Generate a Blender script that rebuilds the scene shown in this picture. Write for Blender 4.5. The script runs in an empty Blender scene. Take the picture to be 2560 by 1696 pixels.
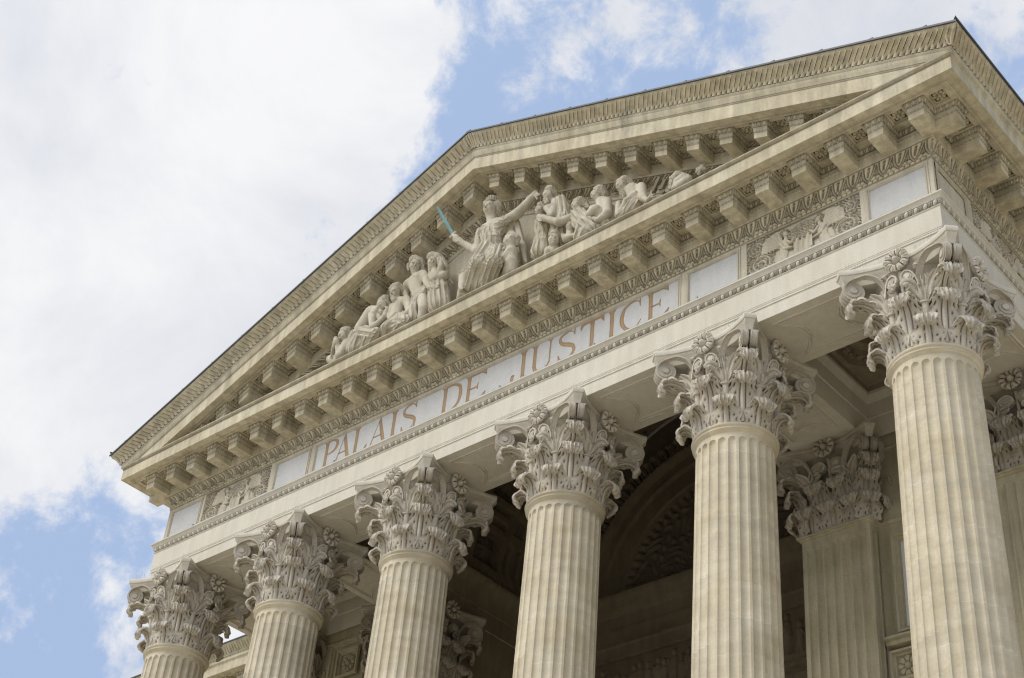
import bpy, math, random
import numpy as np
from mathutils import Matrix, Vector

random.seed(7)
RNG = np.random.default_rng(11)
scn = bpy.context.scene
COL = scn.collection
PI = math.pi

# ------------------------------------------------------------------ helpers
def empty(name, parent=None, loc=(0, 0, 0)):
    o = bpy.data.objects.new(name, None)
    o.empty_display_size = 0.2
    COL.objects.link(o)
    o.location = loc
    if parent: o.parent = parent
    return o

def tag(o, label=None, cat=None, group=None, kind=None):
    if label: o['label'] = label
    if cat: o['category'] = cat
    if group: o['group'] = group
    if kind: o['kind'] = kind
    return o

class MB:
    """collects vertices and faces; .build() links them as one mesh object"""
    def __init__(s):
        s.v = []; s.f = []; s.g = []; s.n = 0
    def add(s, V, F, G=None):
        V = np.asarray(V, float).reshape(-1, 3)
        s.v.append(V)
        s.g.append(np.zeros(len(V)) if G is None else np.asarray(G, float).reshape(-1))
        n = s.n
        for q in F:
            q = np.asarray(q)
            if q.size: s.f.append(q + n)
        s.n += len(V)
    def grid(s, P, G=None, cu=False, cv=False, flip=False):
        """P[nu,nv,3] -> quads"""
        nu, nv = P.shape[:2]
        I = np.arange(nu * nv).reshape(nu, nv)
        if cu: I = np.vstack([I, I[:1]])
        if cv: I = np.hstack([I, I[:, :1]])
        q = np.stack([I[:-1, :-1], I[1:, :-1], I[1:, 1:], I[:-1, 1:]], -1).reshape(-1, 4)
        if flip: q = q[:, ::-1]
        s.add(P, [q], G)
    def box(s, x0, x1, y0, y1, z0, z1):
        V = [(x0,y0,z0),(x1,y0,z0),(x1,y1,z0),(x0,y1,z0),(x0,y0,z1),(x1,y0,z1),(x1,y1,z1),(x0,y1,z1)]
        s.add(V, [np.array([(0,3,2,1),(4,5,6,7),(0,1,5,4),(1,2,6,5),(2,3,7,6),(3,0,4,7)])])
    def poly(s, pts):
        s.add(pts, [np.arange(len(pts)).reshape(1, -1)])
    def tube(s, path, r, n=8, close=False, caps=True):
        path = np.asarray(path, float); m = len(path)
        r = np.broadcast_to(np.asarray(r, float), (m,))
        T = np.gradient(path, axis=0) if not close else np.roll(path, -1, 0) - np.roll(path, 1, 0)
        T /= np.linalg.norm(T, axis=1)[:, None] + 1e-12
        a = np.array([0, 0, 1.0]) if abs(T[0][2]) < .9 else np.array([1.0, 0, 0])
        rings = []
        nrm = np.cross(T[0], a); nrm /= np.linalg.norm(nrm)
        for i in range(m):
            nrm = nrm - T[i] * (nrm @ T[i]); nrm /= np.linalg.norm(nrm) + 1e-12
            b = np.cross(T[i], nrm)
            th = np.linspace(0, 2*PI, n, endpoint=False)
            rings.append(path[i] + r[i]*(np.cos(th)[:, None]*nrm + np.sin(th)[:, None]*b))
        P = np.array(rings)
        s.grid(P, cu=close, cv=True)
        if caps and not close:
            k = s.n - m*n
            s.f.append(np.arange(k, k+n)[::-1].reshape(1, -1)); s.f.append(np.arange(k+(m-1)*n, k+m*n).reshape(1, -1))
    def xf(s, M, start=0):
        M = np.array(M)
        for i in range(start, len(s.v)):
            s.v[i] = s.v[i] @ M[:3, :3].T + M[:3, 3]
    def merge(s, o, fn=None):
        V = np.concatenate(o.v); G = np.concatenate(o.g)
        if fn is not None: V = fn(V)
        s.add(V, o.f, G)
    def mesh(s, name, smooth=35):
        me = bpy.data.meshes.new(name)
        V = np.concatenate(s.v); G = np.concatenate(s.g)
        loops = []; starts = []; tot = 0
        for q in s.f:
            k = q.shape[1]
            loops.append(q.reshape(-1)); starts.append(tot + k*np.arange(len(q))); tot += q.size
        loops = np.concatenate(loops).astype(np.int32); starts = np.concatenate(starts).astype(np.int32)
        me.vertices.add(len(V)); me.vertices.foreach_set('co', V.astype(np.float32).ravel())
        me.loops.add(len(loops)); me.loops.foreach_set('vertex_index', loops)
        me.polygons.add(len(starts)); me.polygons.foreach_set('loop_start', starts)
        me.update(calc_edges=True)
        if G.any():
            a = me.attributes.new('grime', 'FLOAT', 'POINT'); a.data.foreach_set('value', G.astype(np.float32))
        if smooth:
            me.polygons.foreach_set('use_smooth', np.ones(len(starts), bool))
            if smooth < 180: me.set_sharp_from_angle(angle=math.radians(smooth))
        me.validate()
        return me
    def build(s, name, mat, parent=None, smooth=35):
        me = s.mesh(name, smooth)
        return place(name, me, mat, parent)

def place(name, me, mat=None, parent=None, loc=(0,0,0), rotz=0):
    if mat and not me.materials: me.materials.append(mat)
    o = bpy.data.objects.new(name, me)
    COL.objects.link(o)
    o.location = loc; o.rotation_euler = (0, 0, rotz)
    if parent: o.parent = parent
    return o

def catmull(P, n):
    P = np.asarray(P, float)
    Q = np.vstack([2*P[0]-P[1], P, 2*P[-1]-P[-2]])
    t = np.linspace(0, len(P)-1, n); i = np.minimum(t.astype(int), len(P)-2); f = (t-i)[:, None]
    p0, p1, p2, p3 = Q[i], Q[i+1], Q[i+2], Q[i+3]
    return .5*((2*p1)+(-p0+p2)*f+(2*p0-5*p1+4*p2-p3)*f*f+(-p0+3*p1-3*p2+p3)*f**3)

def sstep(a, b, x):
    t = np.clip((x-a)/(b-a), 0, 1); return t*t*(3-2*t)

# ------------------------------------------------------------------ materials
def node(nt, t, **k):
    n = nt.nodes.new(t)
    for a, b in k.items(): setattr(n, a, b)
    return n

def stone(name, c1, c2, cavity=0.0, stain=0.0, scale=1.2, bump=.14, streak=.12, grime=(.06, .05, .035), gstr=.85, joints=None, jcol=(.74, .69, .58), jw=.016, bands=False, veins=False, soot=0.0, rough=.85, fine=.5):
    m = bpy.data.materials.new(name); m.use_nodes = True
    nt = m.node_tree; L = nt.links
    b = nt.nodes['Principled BSDF']; b.inputs['Roughness'].default_value = rough
    b.inputs['Specular IOR Level'].default_value = .25
    geo = node(nt, 'ShaderNodeNewGeometry')
    pos = geo.outputs['Position']
    n1 = node(nt, 'ShaderNodeTexNoise'); n1.inputs['Scale'].default_value = scale; n1.inputs['Detail'].default_value = 7; n1.inputs['Roughness'].default_value = .62
    L.new(pos, n1.inputs['Vector'])
    mp = node(nt, 'ShaderNodeMapping'); mp.inputs['Scale'].default_value = (1.3, 1.3, 5) if bands else (5, 5, .7)
    L.new(pos, mp.inputs['Vector'])
    n2 = node(nt, 'ShaderNodeTexNoise'); n2.inputs['Scale'].default_value = 1.6; n2.inputs['Detail'].default_value = 6
    L.new(mp.outputs[0], n2.inputs['Vector'])
    n3 = node(nt, 'ShaderNodeTexNoise'); n3.inputs['Scale'].default_value = 38; n3.inputs['Detail'].default_value = 4
    L.new(pos, n3.inputs['Vector'])
    n4 = node(nt, 'ShaderNodeTexNoise'); n4.inputs['Scale'].default_value = 14; n4.inputs['Detail'].default_value = 6; n4.inputs['Roughness'].default_value = .7
    L.new(pos, n4.inputs['Vector'])
    r1 = node(nt, 'ShaderNodeMapRange'); r1.inputs[1].default_value = .32; r1.inputs[2].default_value = .68
    L.new(n1.outputs[0], r1.inputs[0])
    mix = node(nt, 'ShaderNodeMix', data_type='RGBA'); mix.inputs[6].default_value = (*c1, 1); mix.inputs[7].default_value = (*c2, 1)
    L.new(r1.outputs[0], mix.inputs[0])
    def mult(col, fac_socket, lo, hi, a=.35, bb=.65):
        r = node(nt, 'ShaderNodeMapRange'); r.inputs[1].default_value = a; r.inputs[2].default_value = bb; r.inputs[3].default_value = lo; r.inputs[4].default_value = hi
        L.new(fac_socket, r.inputs[0])
        x = node(nt, 'ShaderNodeVectorMath', operation='SCALE'); L.new(col, x.inputs[0]); L.new(r.outputs[0], x.inputs['Scale'])
        return x.outputs[0]
    col = mult(mix.outputs[2], n2.outputs[0], 1-streak, 1+streak*.5)
    col = mult(col, n3.outputs[0], 1-.16*fine, 1+.1*fine)
    if joints:
        per, amp = joints
        sx = node(nt, 'ShaderNodeSeparateXYZ'); L.new(pos, sx.inputs[0])
        w = node(nt, 'ShaderNodeMath', operation='MULTIPLY_ADD'); L.new(n2.outputs[0], w.inputs[0]); w.inputs[1].default_value = .05; L.new(sx.outputs[2], w.inputs[2])
        # offset every column's joints by its own x position
        xx = node(nt, 'ShaderNodeMath', operation='MULTIPLY'); L.new(sx.outputs[0], xx.inputs[0]); xx.inputs[1].default_value = 1/3.0
        xr = node(nt, 'ShaderNodeMath', operation='ROUND'); L.new(xx.outputs[0], xr.inputs[0])
        xo = node(nt, 'ShaderNodeMath', operation='MULTIPLY_ADD'); L.new(xr.outputs[0], xo.inputs[0]); xo.inputs[1].default_value = .173; L.new(w.outputs[0], xo.inputs[2])
        d = node(nt, 'ShaderNodeMath', operation='DIVIDE'); L.new(xo.outputs[0], d.inputs[0]); d.inputs[1].default_value = per
        fr = node(nt, 'ShaderNodeMath', operation='FRACT'); L.new(d.outputs[0], fr.inputs[0])
        cell = node(nt, 'ShaderNodeMath', operation='FLOOR'); L.new(d.outputs[0], cell.inputs[0])
        ca = node(nt, 'ShaderNodeMath', operation='MULTIPLY_ADD'); L.new(xr.outputs[0], ca.inputs[0]); ca.inputs[1].default_value = 17.3; L.new(cell.outputs[0], ca.inputs[2])
        wn = node(nt, 'ShaderNodeTexWhiteNoise', noise_dimensions='1D'); L.new(ca.outputs[0], wn.inputs['W'])
        col = mult(col, wn.outputs[0], 1-amp, 1+amp*.5, 0, 1)
        ln = node(nt, 'ShaderNodeMath', operation='LESS_THAN'); L.new(fr.outputs[0], ln.inputs[0]); ln.inputs[1].default_value = jw
        # joints are visible only in places
        gp = node(nt, 'ShaderNodeMapRange'); gp.inputs[1].default_value = .45; gp.inputs[2].default_value = .66; L.new(n1.outputs[0], gp.inputs[0])
        lm = node(nt, 'ShaderNodeMath', operation='MULTIPLY'); L.new(ln.outputs[0], lm.inputs[0]); L.new(gp.outputs[0], lm.inputs[1])
        mj = node(nt, 'ShaderNodeMix', data_type='RGBA'); L.new(lm.outputs[0], mj.inputs[0]); L.new(col, mj.inputs[6]); mj.inputs[7].default_value = (*jcol, 1)
        col = mj.outputs[2]
    if soot:
        # rain-washed grime: on faces that look up, broken by noise
        sn = node(nt, 'ShaderNodeSeparateXYZ'); L.new(geo.outputs['Normal'], sn.inputs[0])
        up = node(nt, 'ShaderNodeMapRange'); up.inputs[1].default_value = .15; up.inputs[2].default_value = .7; L.new(sn.outputs[2], up.inputs[0])
        nb = node(nt, 'ShaderNodeTexNoise'); nb.inputs['Scale'].default_value = 2.6; nb.inputs['Detail'].default_value = 8; L.new(pos, nb.inputs['Vector'])
        rb = node(nt, 'ShaderNodeMapRange'); rb.inputs[1].default_value = .45; rb.inputs[2].default_value = .62; L.new(nb.outputs[0], rb.inputs[0])
        mu = node(nt, 'ShaderNodeMath', operation='MULTIPLY'); L.new(up.outputs[0], mu.inputs[0]); L.new(rb.outputs[0], mu.inputs[1])
        mu2 = node(nt, 'ShaderNodeMath', operation='MULTIPLY'); L.new(mu.outputs[0], mu2.inputs[0]); mu2.inputs[1].default_value = soot
        ms = node(nt, 'ShaderNodeMix', data_type='RGBA'); L.new(mu2.outputs[0], ms.inputs[0]); L.new(col, ms.inputs[6]); ms.inputs[7].default_value = (.10, .095, .075, 1)
        col = ms.outputs[2]
    if veins:
        nv_ = node(nt, 'ShaderNodeTexNoise'); nv_.inputs['Scale'].default_value = 3.2; nv_.inputs['Detail'].default_value = 8; nv_.inputs['Distortion'].default_value = 1.6; L.new(pos, nv_.inputs['Vector'])
        av = node(nt, 'ShaderNodeMath', operation='SUBTRACT'); L.new(nv_.outputs[0], av.inputs[0]); av.inputs[1].default_value = .5
        ab = node(nt, 'ShaderNodeMath', operation='ABSOLUTE'); L.new(av.outputs[0], ab.inputs[0])
        rv = node(nt, 'ShaderNodeMapRange'); rv.inputs[1].default_value = 0; rv.inputs[2].default_value = .02; rv.inputs[3].default_value = .35; rv.inputs[4].default_value = 0; L.new(ab.outputs[0], rv.inputs[0])
        mv = node(nt, 'ShaderNodeMix', data_type='RGBA'); L.new(rv.outputs[0], mv.inputs[0]); L.new(col, mv.inputs[6]); mv.inputs[7].default_value = (.40, .405, .41, 1)
        col = mv.outputs[2]
    if stain:
        # old run-off stains: broad patches and drips
        m2 = node(nt, 'ShaderNodeMapping'); m2.inputs['Scale'].default_value = (1.5, 1.5, .28); L.new(pos, m2.inputs['Vector'])
        ns = node(nt, 'ShaderNodeTexNoise'); ns.inputs['Scale'].default_value = 1.3; ns.inputs['Detail'].default_value = 9; ns.inputs['Roughness'].default_value = .68; L.new(m2.outputs[0], ns.inputs['Vector'])
        rs_ = node(nt, 'ShaderNodeMapRange'); rs_.inputs[1].default_value = .56; rs_.inputs[2].default_value = .72; rs_.inputs[3].default_value = 0; rs_.inputs[4].default_value = stain; L.new(ns.outputs[0], rs_.inputs[0])
        mst = node(nt, 'ShaderNodeMix', data_type='RGBA'); L.new(rs_.outputs[0], mst.inputs[0]); L.new(col, mst.inputs[6]); mst.inputs[7].default_value = (.17, .15, .11, 1)
        col = mst.outputs[2]
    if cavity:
        # shade in the hollows of the carving, painted into the colour
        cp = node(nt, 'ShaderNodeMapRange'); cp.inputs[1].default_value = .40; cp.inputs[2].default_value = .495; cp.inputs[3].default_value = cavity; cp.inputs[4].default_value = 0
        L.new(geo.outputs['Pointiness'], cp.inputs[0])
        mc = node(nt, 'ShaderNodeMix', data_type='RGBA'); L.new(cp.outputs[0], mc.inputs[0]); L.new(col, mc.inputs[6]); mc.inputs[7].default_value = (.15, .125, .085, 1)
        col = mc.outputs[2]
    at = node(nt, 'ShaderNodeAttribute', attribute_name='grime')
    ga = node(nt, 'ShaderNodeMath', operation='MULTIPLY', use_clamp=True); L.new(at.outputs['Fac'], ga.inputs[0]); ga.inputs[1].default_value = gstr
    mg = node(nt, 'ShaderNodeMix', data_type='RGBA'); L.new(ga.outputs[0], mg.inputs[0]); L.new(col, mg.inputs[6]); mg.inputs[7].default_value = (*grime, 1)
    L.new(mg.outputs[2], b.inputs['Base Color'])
    bp = node(nt, 'ShaderNodeBump'); bp.inputs['Strength'].default_value = bump; bp.inputs['Distance'].default_value = .02
    ad = node(nt, 'ShaderNodeMath', operation='MULTIPLY_ADD'); L.new(n3.outputs[0], ad.inputs[0]); ad.inputs[1].default_value = .5; L.new(n4.outputs[0], ad.inputs[2])
    L.new(ad.outputs[0], bp.inputs['Height']); L.new(bp.outputs[0], b.inputs['Normal'])
    return m

def flat(name, c, rough=.5, metal=0.0, var=.1, scale=6):
    m = bpy.data.materials.new(name); m.use_nodes = True
    nt = m.node_tree; b = nt.nodes['Principled BSDF']
    b.inputs['Roughness'].default_value = rough; b.inputs['Metallic'].default_value = metal
    geo = node(nt, 'ShaderNodeNewGeometry')
    n = node(nt, 'ShaderNodeTexNoise'); n.inputs['Scale'].default_value = scale; n.inputs['Detail'].default_value = 6
    nt.links.new(geo.outputs['Position'], n.inputs['Vector'])
    mix = node(nt, 'ShaderNodeMix', data_type='RGBA')
    mix.inputs[6].default_value = (*[x*(1-var) for x in c], 1); mix.inputs[7].default_value = (*[min(1, x*(1+var)) for x in c], 1)
    nt.links.new(n.outputs[0], mix.inputs[0]); nt.links.new(mix.outputs[2], b.inputs['Base Color'])
    return m

M = dict(
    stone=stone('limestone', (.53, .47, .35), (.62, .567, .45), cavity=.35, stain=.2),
    cornice=stone('cornice_limestone', (.495, .43, .294), (.615, .557, .415), soot=.9, streak=.20, stain=.6),
    white=stone('cleaned_limestone', (.60, .553, .452), (.645, .604, .508), streak=.06, bump=.1, fine=.3),
    shaft=stone('shaft_limestone', (.545, .47, .325), (.665, .602, .468), joints=(.49, .13), jw=.018, streak=.09, stain=.15, bands=True, fine=.3, bump=.08, scale=1.9),
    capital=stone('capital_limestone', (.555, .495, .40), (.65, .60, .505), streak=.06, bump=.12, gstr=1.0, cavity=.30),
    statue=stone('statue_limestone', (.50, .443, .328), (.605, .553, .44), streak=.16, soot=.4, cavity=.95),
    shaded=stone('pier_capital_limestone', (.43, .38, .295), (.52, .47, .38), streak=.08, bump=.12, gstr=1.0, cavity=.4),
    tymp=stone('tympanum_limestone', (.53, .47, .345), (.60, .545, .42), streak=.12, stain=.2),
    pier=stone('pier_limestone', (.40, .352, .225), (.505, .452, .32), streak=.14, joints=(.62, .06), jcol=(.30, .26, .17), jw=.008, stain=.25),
    inner=stone('inner_limestone', (.25, .205, .14), (.33, .275, .19), streak=.12),  # limestone darkened: the dim light of the porch is put into its colour
    vault=stone('vault_stone', (.17, .138, .095), (.24, .195, .135), streak=.1),  # darker still, the gloom under the vault is part of this colour
    marble=stone('grey_white_marble', (.555, .55, .525), (.585, .58, .56), scale=5, streak=.035, bump=.02, fine=.3, rough=.8, veins=True),
    gold=flat('ochre_letter_paint', (.37, .24, .125), .65, var=.18),
    zinc=flat('zinc_flashing', (.33, .355, .39), .6, .0, var=.12),
    lead=flat('dark_roof_metal', (.075, .08, .082), .55, .2, var=.25),
    blade=flat('verdigris_bronze', (.135, .265, .28), .8, var=.35, scale=20),
    iron=flat('dark_iron', (.045, .045, .045), .6, .4),
    glass=flat('lamp_glass', (.35, .38, .4), .15),
    paving=stone('plaza_paving', (.50, .445, .35), (.58, .525, .42), scale=.5, streak=.05),
    roofm=flat('slate_roof', (.12, .12, .125), .8),
)

# ------------------------------------------------------------------ measures (metres; z = 0 is the underside of the architrave)
XE, XI, XC = 7.527, 4.527, 1.527
COLX = [-XE, -XI, -XC, XC, XI, XE]
YP = 3.09            # centre line of the piers behind the columns
YB = 6.0             # back wall of the porch
YBODY = 6.2          # face of the building behind
SP = .604            # spacing of the modillions
T = .3825            # pitch of the pediment
Z_G = -14.9
LEDGE = 2.4165      # top of the level cornice, on which the raking one dies

def rk(V, dz):
    """horizontal moulding -> raking moulding (vertical shear to both sides of the apex)"""
    V = np.array(V, float)
    V[..., 2] += dz - T*np.abs(V[..., 0])
    return V

def corners(off, yb):
    return [(-(XE+off), yb), (-(XE+off), -off), (XE+off, -off), (XE+off, yb)]

def sweep(mb, prof, yb, segs=(0, 1, 2), dirt=None):
    """plain moulding round the portico: prof = [(off, z), ...] bottom to top"""
    C = np.array([[(x, y, z) for x, y in corners(o, yb)] for o, z in prof])   # [np,4,3]
    G = None if dirt is None else np.stack([np.asarray(dirt, float)]*2)
    for k in segs:
        mb.grid(np.stack([C[:, k+1], C[:, k]], 0), G)

def carve(mb, prof, pat, count_per_m, amp, yb, nu=10, nv=10, segs=(1, 2), rake=None, mirror=False):
    """carved moulding: the profile line prof is refined, pat(u,v)->(height 0..1, grime) displaces it outward"""
    prof = np.asarray(prof, float)
    d = np.r_[0, np.cumsum(np.linalg.norm(np.diff(prof, axis=0), axis=1))]
    v = np.linspace(0, 1, nv)
    po = np.interp(v*d[-1], d, prof[:, 0]); pz = np.interp(v*d[-1], d, prof[:, 1])
    tx, tz = np.gradient(po), np.gradient(pz); ln = np.hypot(tx, tz)+1e-9
    no, nz = tz/ln, -tx/ln
    for k in segs:
        A = np.array([corners(o, yb)[k] for o in po]); B = np.array([corners(o, yb)[k+1] for o in po])
        length = np.linalg.norm(B[nv//2]-A[nv//2])
        cnt = max(2, int(round(length*count_per_m/2))*2)
        s = np.linspace(0, 1, cnt*nu+1)
        U = (s*cnt) % 1.0
        UU, VV = np.meshgrid(U, v, indexing='ij')
        if rake is not None:
            UU = np.where((s <= .5)[:, None], UU, (1-UU) % 1.0)
        H, G = pat(UU, VV)
        edge = np.minimum(s, 1-s)[:, None]*cnt
        H = H*np.clip(edge*3, 0, 1)
        out = np.array([(-1, 0), (0, -1), (1, 0)][k], float)
        if rake is not None:
            xm = np.minimum(XE+po, (pz+rake-LEDGE)/T)
            A, B = A.copy(), B.copy(); A[:, 0] = -xm; B[:, 0] = xm
        XY = A[None]*(1-s)[:, None, None] + B[None]*s[:, None, None]
        XY = XY + (H*amp*no[None])[..., None]*out
        Z = np.broadcast_to(pz[None], H.shape) + H*amp*nz[None]
        P = np.concatenate([XY, Z[..., None]], -1)
        if rake is not None:
            # motifs stand square to the slope
            P[..., 0] += np.sign(P[..., 0])*(pz-pz[0])[None]*.36*np.clip(np.abs(P[..., 0])/.4, 0, 1)*np.clip((xm[None]-np.abs(P[..., 0]))/.4, 0, 1)
            P = rk(P, rake)
        mb.grid(P, G)

# carved patterns, u across one repeat, v from bottom to top
def g(x, w): return np.exp(-(x/w)**2)

def pat_leaf(u, v):
    a = np.abs(u-.5); b = .5-a
    w = np.interp(v, [0, .06, .16, .30, .48, .66, .80, .90, 1], [.50, .44, .36, .255, .175, .13, .10, .055, .0])
    e = np.where(v < .88, a-w, np.hypot(a, (v-.86)*.7)-.085)       # distance from the ribbon that makes the arch
    gr = np.maximum(g(np.abs(e)-.078, .036)*sstep(1.0, .96, v), 0)
    gr = np.maximum(gr, g(a, .03)*sstep(.52, .46, v)*sstep(.06, .12, v))            # vein of the inner leaf
    gr = np.maximum(gr, g(v-.27-.25*a, .045)*(a < .17)*(e < -.07))
    gr = np.maximum(gr, g(np.hypot(b-.02, (v-.84)*.8)-.04, .03))                    # eye
    gr = np.maximum(gr, g(b-.03-.10*np.clip(v-.5, 0, 1), .03)*sstep(.28, .36, v)*sstep(.78, .70, v))
    h = np.clip(.80+.2*g(e, .06)-gr*1.0, 0, 1)
    h = h*sstep(-.01, .03, v)
    return h, np.clip(gr, 0, 1)*.85

def pat_egg(u, v):
    e = np.sqrt(((u-.5)/.25)**2+((v-.5)/.45)**2)
    egg = np.sqrt(np.clip(1-e**2, 0, 1))
    shell = g(e-1.38, .17)*.75
    b = np.minimum(u, 1-u)
    dart = g(b, .07)*sstep(.1, .4, v)*.9
    h = np.maximum.reduce([egg, shell, dart])
    return h, np.clip(1-h*1.45, 0, 1)*1.0

def pat_bead(u, v):
    e = np.hypot((u-.5)/.44, (v-.5)/.5)
    h = np.sqrt(np.clip(1-e**2, 0, 1))
    return h, np.clip(1-h*2, 0, 1)*.6

def pat_tongue(u, v):
    b = np.minimum(u, 1-u)
    chan = -.55*np.clip(1-((u-.5)/.40)**2, 0, 1)*sstep(.14, .3, v)*sstep(.97, .82, v)
    rim = g(b-.11, .05)*.35*sstep(.12, .28, v)
    slit = -g(b, .045)*sstep(.22, .34, v)*sstep(.93, .8, v)*1.1
    hole = -g(np.hypot((u-.5)*1.0, (v-.1)*1.25), .13)*1.6
    lump = .4*g(b, .2)*sstep(.26, .1, v)
    h = chan+rim+slit+hole+lump
    gr = np.clip(np.clip(-slit*1.0, 0, 1)+np.clip(-hole*.75, 0, 1)+.12*np.clip(-chan*1.5, 0, 1)*sstep(.6, .9, v), 0, 1)
    return h, gr*.85

def pat_rib(u, v):
    gap = sstep(.27, .36, np.abs(u-.5)-.10*np.sin(v*6.28)*.5)
    h = 1-gap
    h = h*sstep(0, .12, v)*sstep(1, .88, v)
    return h, np.clip(gap*sstep(.05, .2, v)*sstep(.95, .8, v), 0, 1)*1.1

def flower(mb, R, petals=10, depth=.06, ball=.3, nr=14, grime=.8):
    """open rosette in the xz plane facing -y, centre at the origin"""
    th = np.linspace(0, 2*PI, petals*10, endpoint=False)
    rr = np.linspace(0.0, 1, nr)
    RR, TH = np.meshgrid(rr, th, indexing='ij')
    k = np.abs(np.cos(TH*petals/2))
    rim = R*(.945+.055*k**.5)
    pet = np.clip(k*1.9, 0, 1)**.8
    slit = (1-pet)*sstep(.36, .5, RR)
    h = depth*(.30 + .45*sstep(.3, .62, RR) - .45*slit + .16*np.cos(TH*petals*2)*sstep(.5, .75, RR)*pet - .30*sstep(.88, 1, RR))
    gr = slit*sstep(.97, .85, RR)*grime
    pit = g(RR-.36, .07)*(.35+.65*(1-pet)); h -= depth*.45*pit; gr = np.maximum(gr, pit*grime)
    bl = np.sqrt(np.clip(1-(RR/ball)**2, 0, 1)); h = np.where(RR < ball, depth*(.3+.9*bl), h)
    gr = np.where(RR < ball*.93, .12*np.abs(np.sin(TH*7)*np.sin(RR*60)), gr)
    P = np.stack([RR*rim*np.cos(TH), -h, RR*rim*np.sin(TH)], -1)
    mb.grid(P, gr, cv=True)
    back = np.stack([rim[-1]*np.cos(th), np.zeros_like(th)+.0, rim[-1]*np.sin(th)], -1)*np.array([.82, 1, .82])+np.array([0, .03, 0])
    mb.grid(np.stack([P[-1], back]), cv=True)

# ------------------------------------------------------------------ acanthus capital
def leaf_sheet(prof, wprof, seed=0, nr=46, nt=33, lobes=4, thick=.03, amp=.017, cut=.20):
    """one acanthus leaf. prof: (outward, z) along the spine, wprof: half widths along it. returns front P[s,t,3], grime, back P
    local frame: x across, y = outward, z up"""
    C = catmull(prof, nr); s = np.linspace(0, 1, nr)
    w = np.interp(s, np.linspace(0, 1, len(wprof)), wprof)
    t = np.linspace(-1, 1, nt)
    S, Tt = np.meshgrid(s, t, indexing='ij'); a = np.abs(Tt)
    rs = np.random.default_rng(seed)
    tooth = np.abs(np.cos(PI*(S*lobes+.15)))
    W = w[:, None]*(1-cut*(1-tooth**.6)*sstep(.35, .95, a))
    tx, tz = np.gradient(C[:, 0]), np.gradient(C[:, 1]); ln = np.hypot(tx, tz)+1e-9
    no, nz = tz/ln, -tx/ln                      # away from the bell, then under the curl
    # relief: a stalk of ribs running up the middle, lobes fanning out
    fan = a/(.28+.72*S)
    ribs = np.cos(2*PI*2.1*np.clip(fan, 0, 1.4))
    mid = g(a, .13)*.9 - g(a-.20, .05)*1.1*sstep(.95, .75, S) - .6*g(a-.38, .05)*sstep(.25, .45, S)*sstep(.95, .75, S)
    lob = .55*np.cos(2*PI*(S*lobes+.15+.25*a))*sstep(.35, .8, a)
    scal = .9*np.abs(np.cos(PI*2.5*Tt))*sstep(.66, .82, S)
    rel = mid + .35*ribs*sstep(.5, .8, S) + lob + scal
    H = amp*rel
    H += .05*sstep(.6, 1.0, a)*sstep(.75, .3, S)*w[:, None]*.6      # edges turn forward
    eye_s = (np.arange(lobes)+.35)/lobes
    G = .95*g(a-.20, .035)*sstep(.92, .7, S)*sstep(.0, .15, S) + .7*g(a-.38, .03)*sstep(.3, .5, S)*sstep(.92, .75, S)
    for k, es in enumerate(eye_s):
        for aa, sz in ((.68, .060), (.47, .045), (.84, .035)):
            if es > .95: continue
            es2 = es + {.68: 0, .47: .07, .84: .10}[aa]/1.0
            d = np.hypot((S-es2)*1.5, (a-aa)*.5)
            pit = g(d, sz*.55)
            H -= .02*pit; G = np.maximum(G, pit*1.6)
    G = np.maximum(G, .55*np.clip(-rel-.15, 0, 1)*sstep(.03, .15, S))
    for q in (-.55, -.2, .2, .55):
        pit = g(np.hypot((S-.80)*2.2, (Tt-q)*.8), .045); H -= .015*pit; G = np.maximum(G, pit*1.3)
    # curl droops towards the sides
    cur = sstep(.6, 1, S)
    X = W*Tt
    Y = C[:, 0][:, None] + H*no[:, None] - .05*w[:, None]*cur*a**2
    Z = C[:, 1][:, None] + H*nz[:, None] - .13*w[:, None]*cur*a**2
    P = np.stack([X, Y, Z], -1)
    B = np.stack([X*.96, Y-thick*no[:, None], Z-thick*nz[:, None]], -1)
    return P, G, B

def add_leaf(mb, sheet, to3):
    P, G, B = sheet
    mb.grid(to3(P), G); mb.grid(to3(B), G*.4, flip=True)
    for e in (np.stack([P[:, 0], B[:, 0]]), np.stack([P[:, -1], B[:, -1]]), np.stack([P[-1], B[-1]])):
        mb.grid(to3(e))

LOW = [(0,0),(.022,.1),(.036,.2),(.058,.275),(.105,.33),(.165,.342),(.215,.31),(.228,.26),(.21,.222),(.18,.215)]
UPP = [(0,.05),(.016,.2),(.024,.4),(.05,.55),(.10,.655),(.17,.705),(.235,.68),(.262,.62),(.25,.57),(.215,.55)]
SUP = [(.0,.50),(.03,.66),(.09,.80),(.18,.895),(.29,.94),(.385,.935),(.445,.895),(.47,.835),(.45,.785),(.41,.775)]
LOWW = [.20,.22,.225,.195,.155,.15,.16,.15,.115,.05]
UPPW = [.14,.19,.21,.205,.17,.16,.165,.155,.12,.05]
SUPW = [.09,.13,.15,.15,.145,.14,.14,.13,.10,.05]
ZC = -1.433

def radial(R, az):
    def f(P):
        P = np.asarray(P)
        r = R + P[..., 1]; a = az + P[..., 0]/np.maximum(r, .2)*1.0
        return np.stack([r*np.sin(a), -r*np.cos(a), ZC+P[..., 2]], -1)
    return f

def planar(x0, face, D):
    """leaf on a flat face: face 0 front(-y) 1 right(+x) 3 left(-x); D distance of the face from the axis"""
    a = {0: 0, 1: PI/2, 3: -PI/2}[face]
    def f(P):
        P = np.asarray(P)
        x = x0 + P[..., 0]; o = D + P[..., 1]
        X, Y = x, -o
        return np.stack([X*math.cos(a)-Y*math.sin(a), X*math.sin(a)+Y*math.cos(a), ZC+P[..., 2]], -1)
    return f

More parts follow.
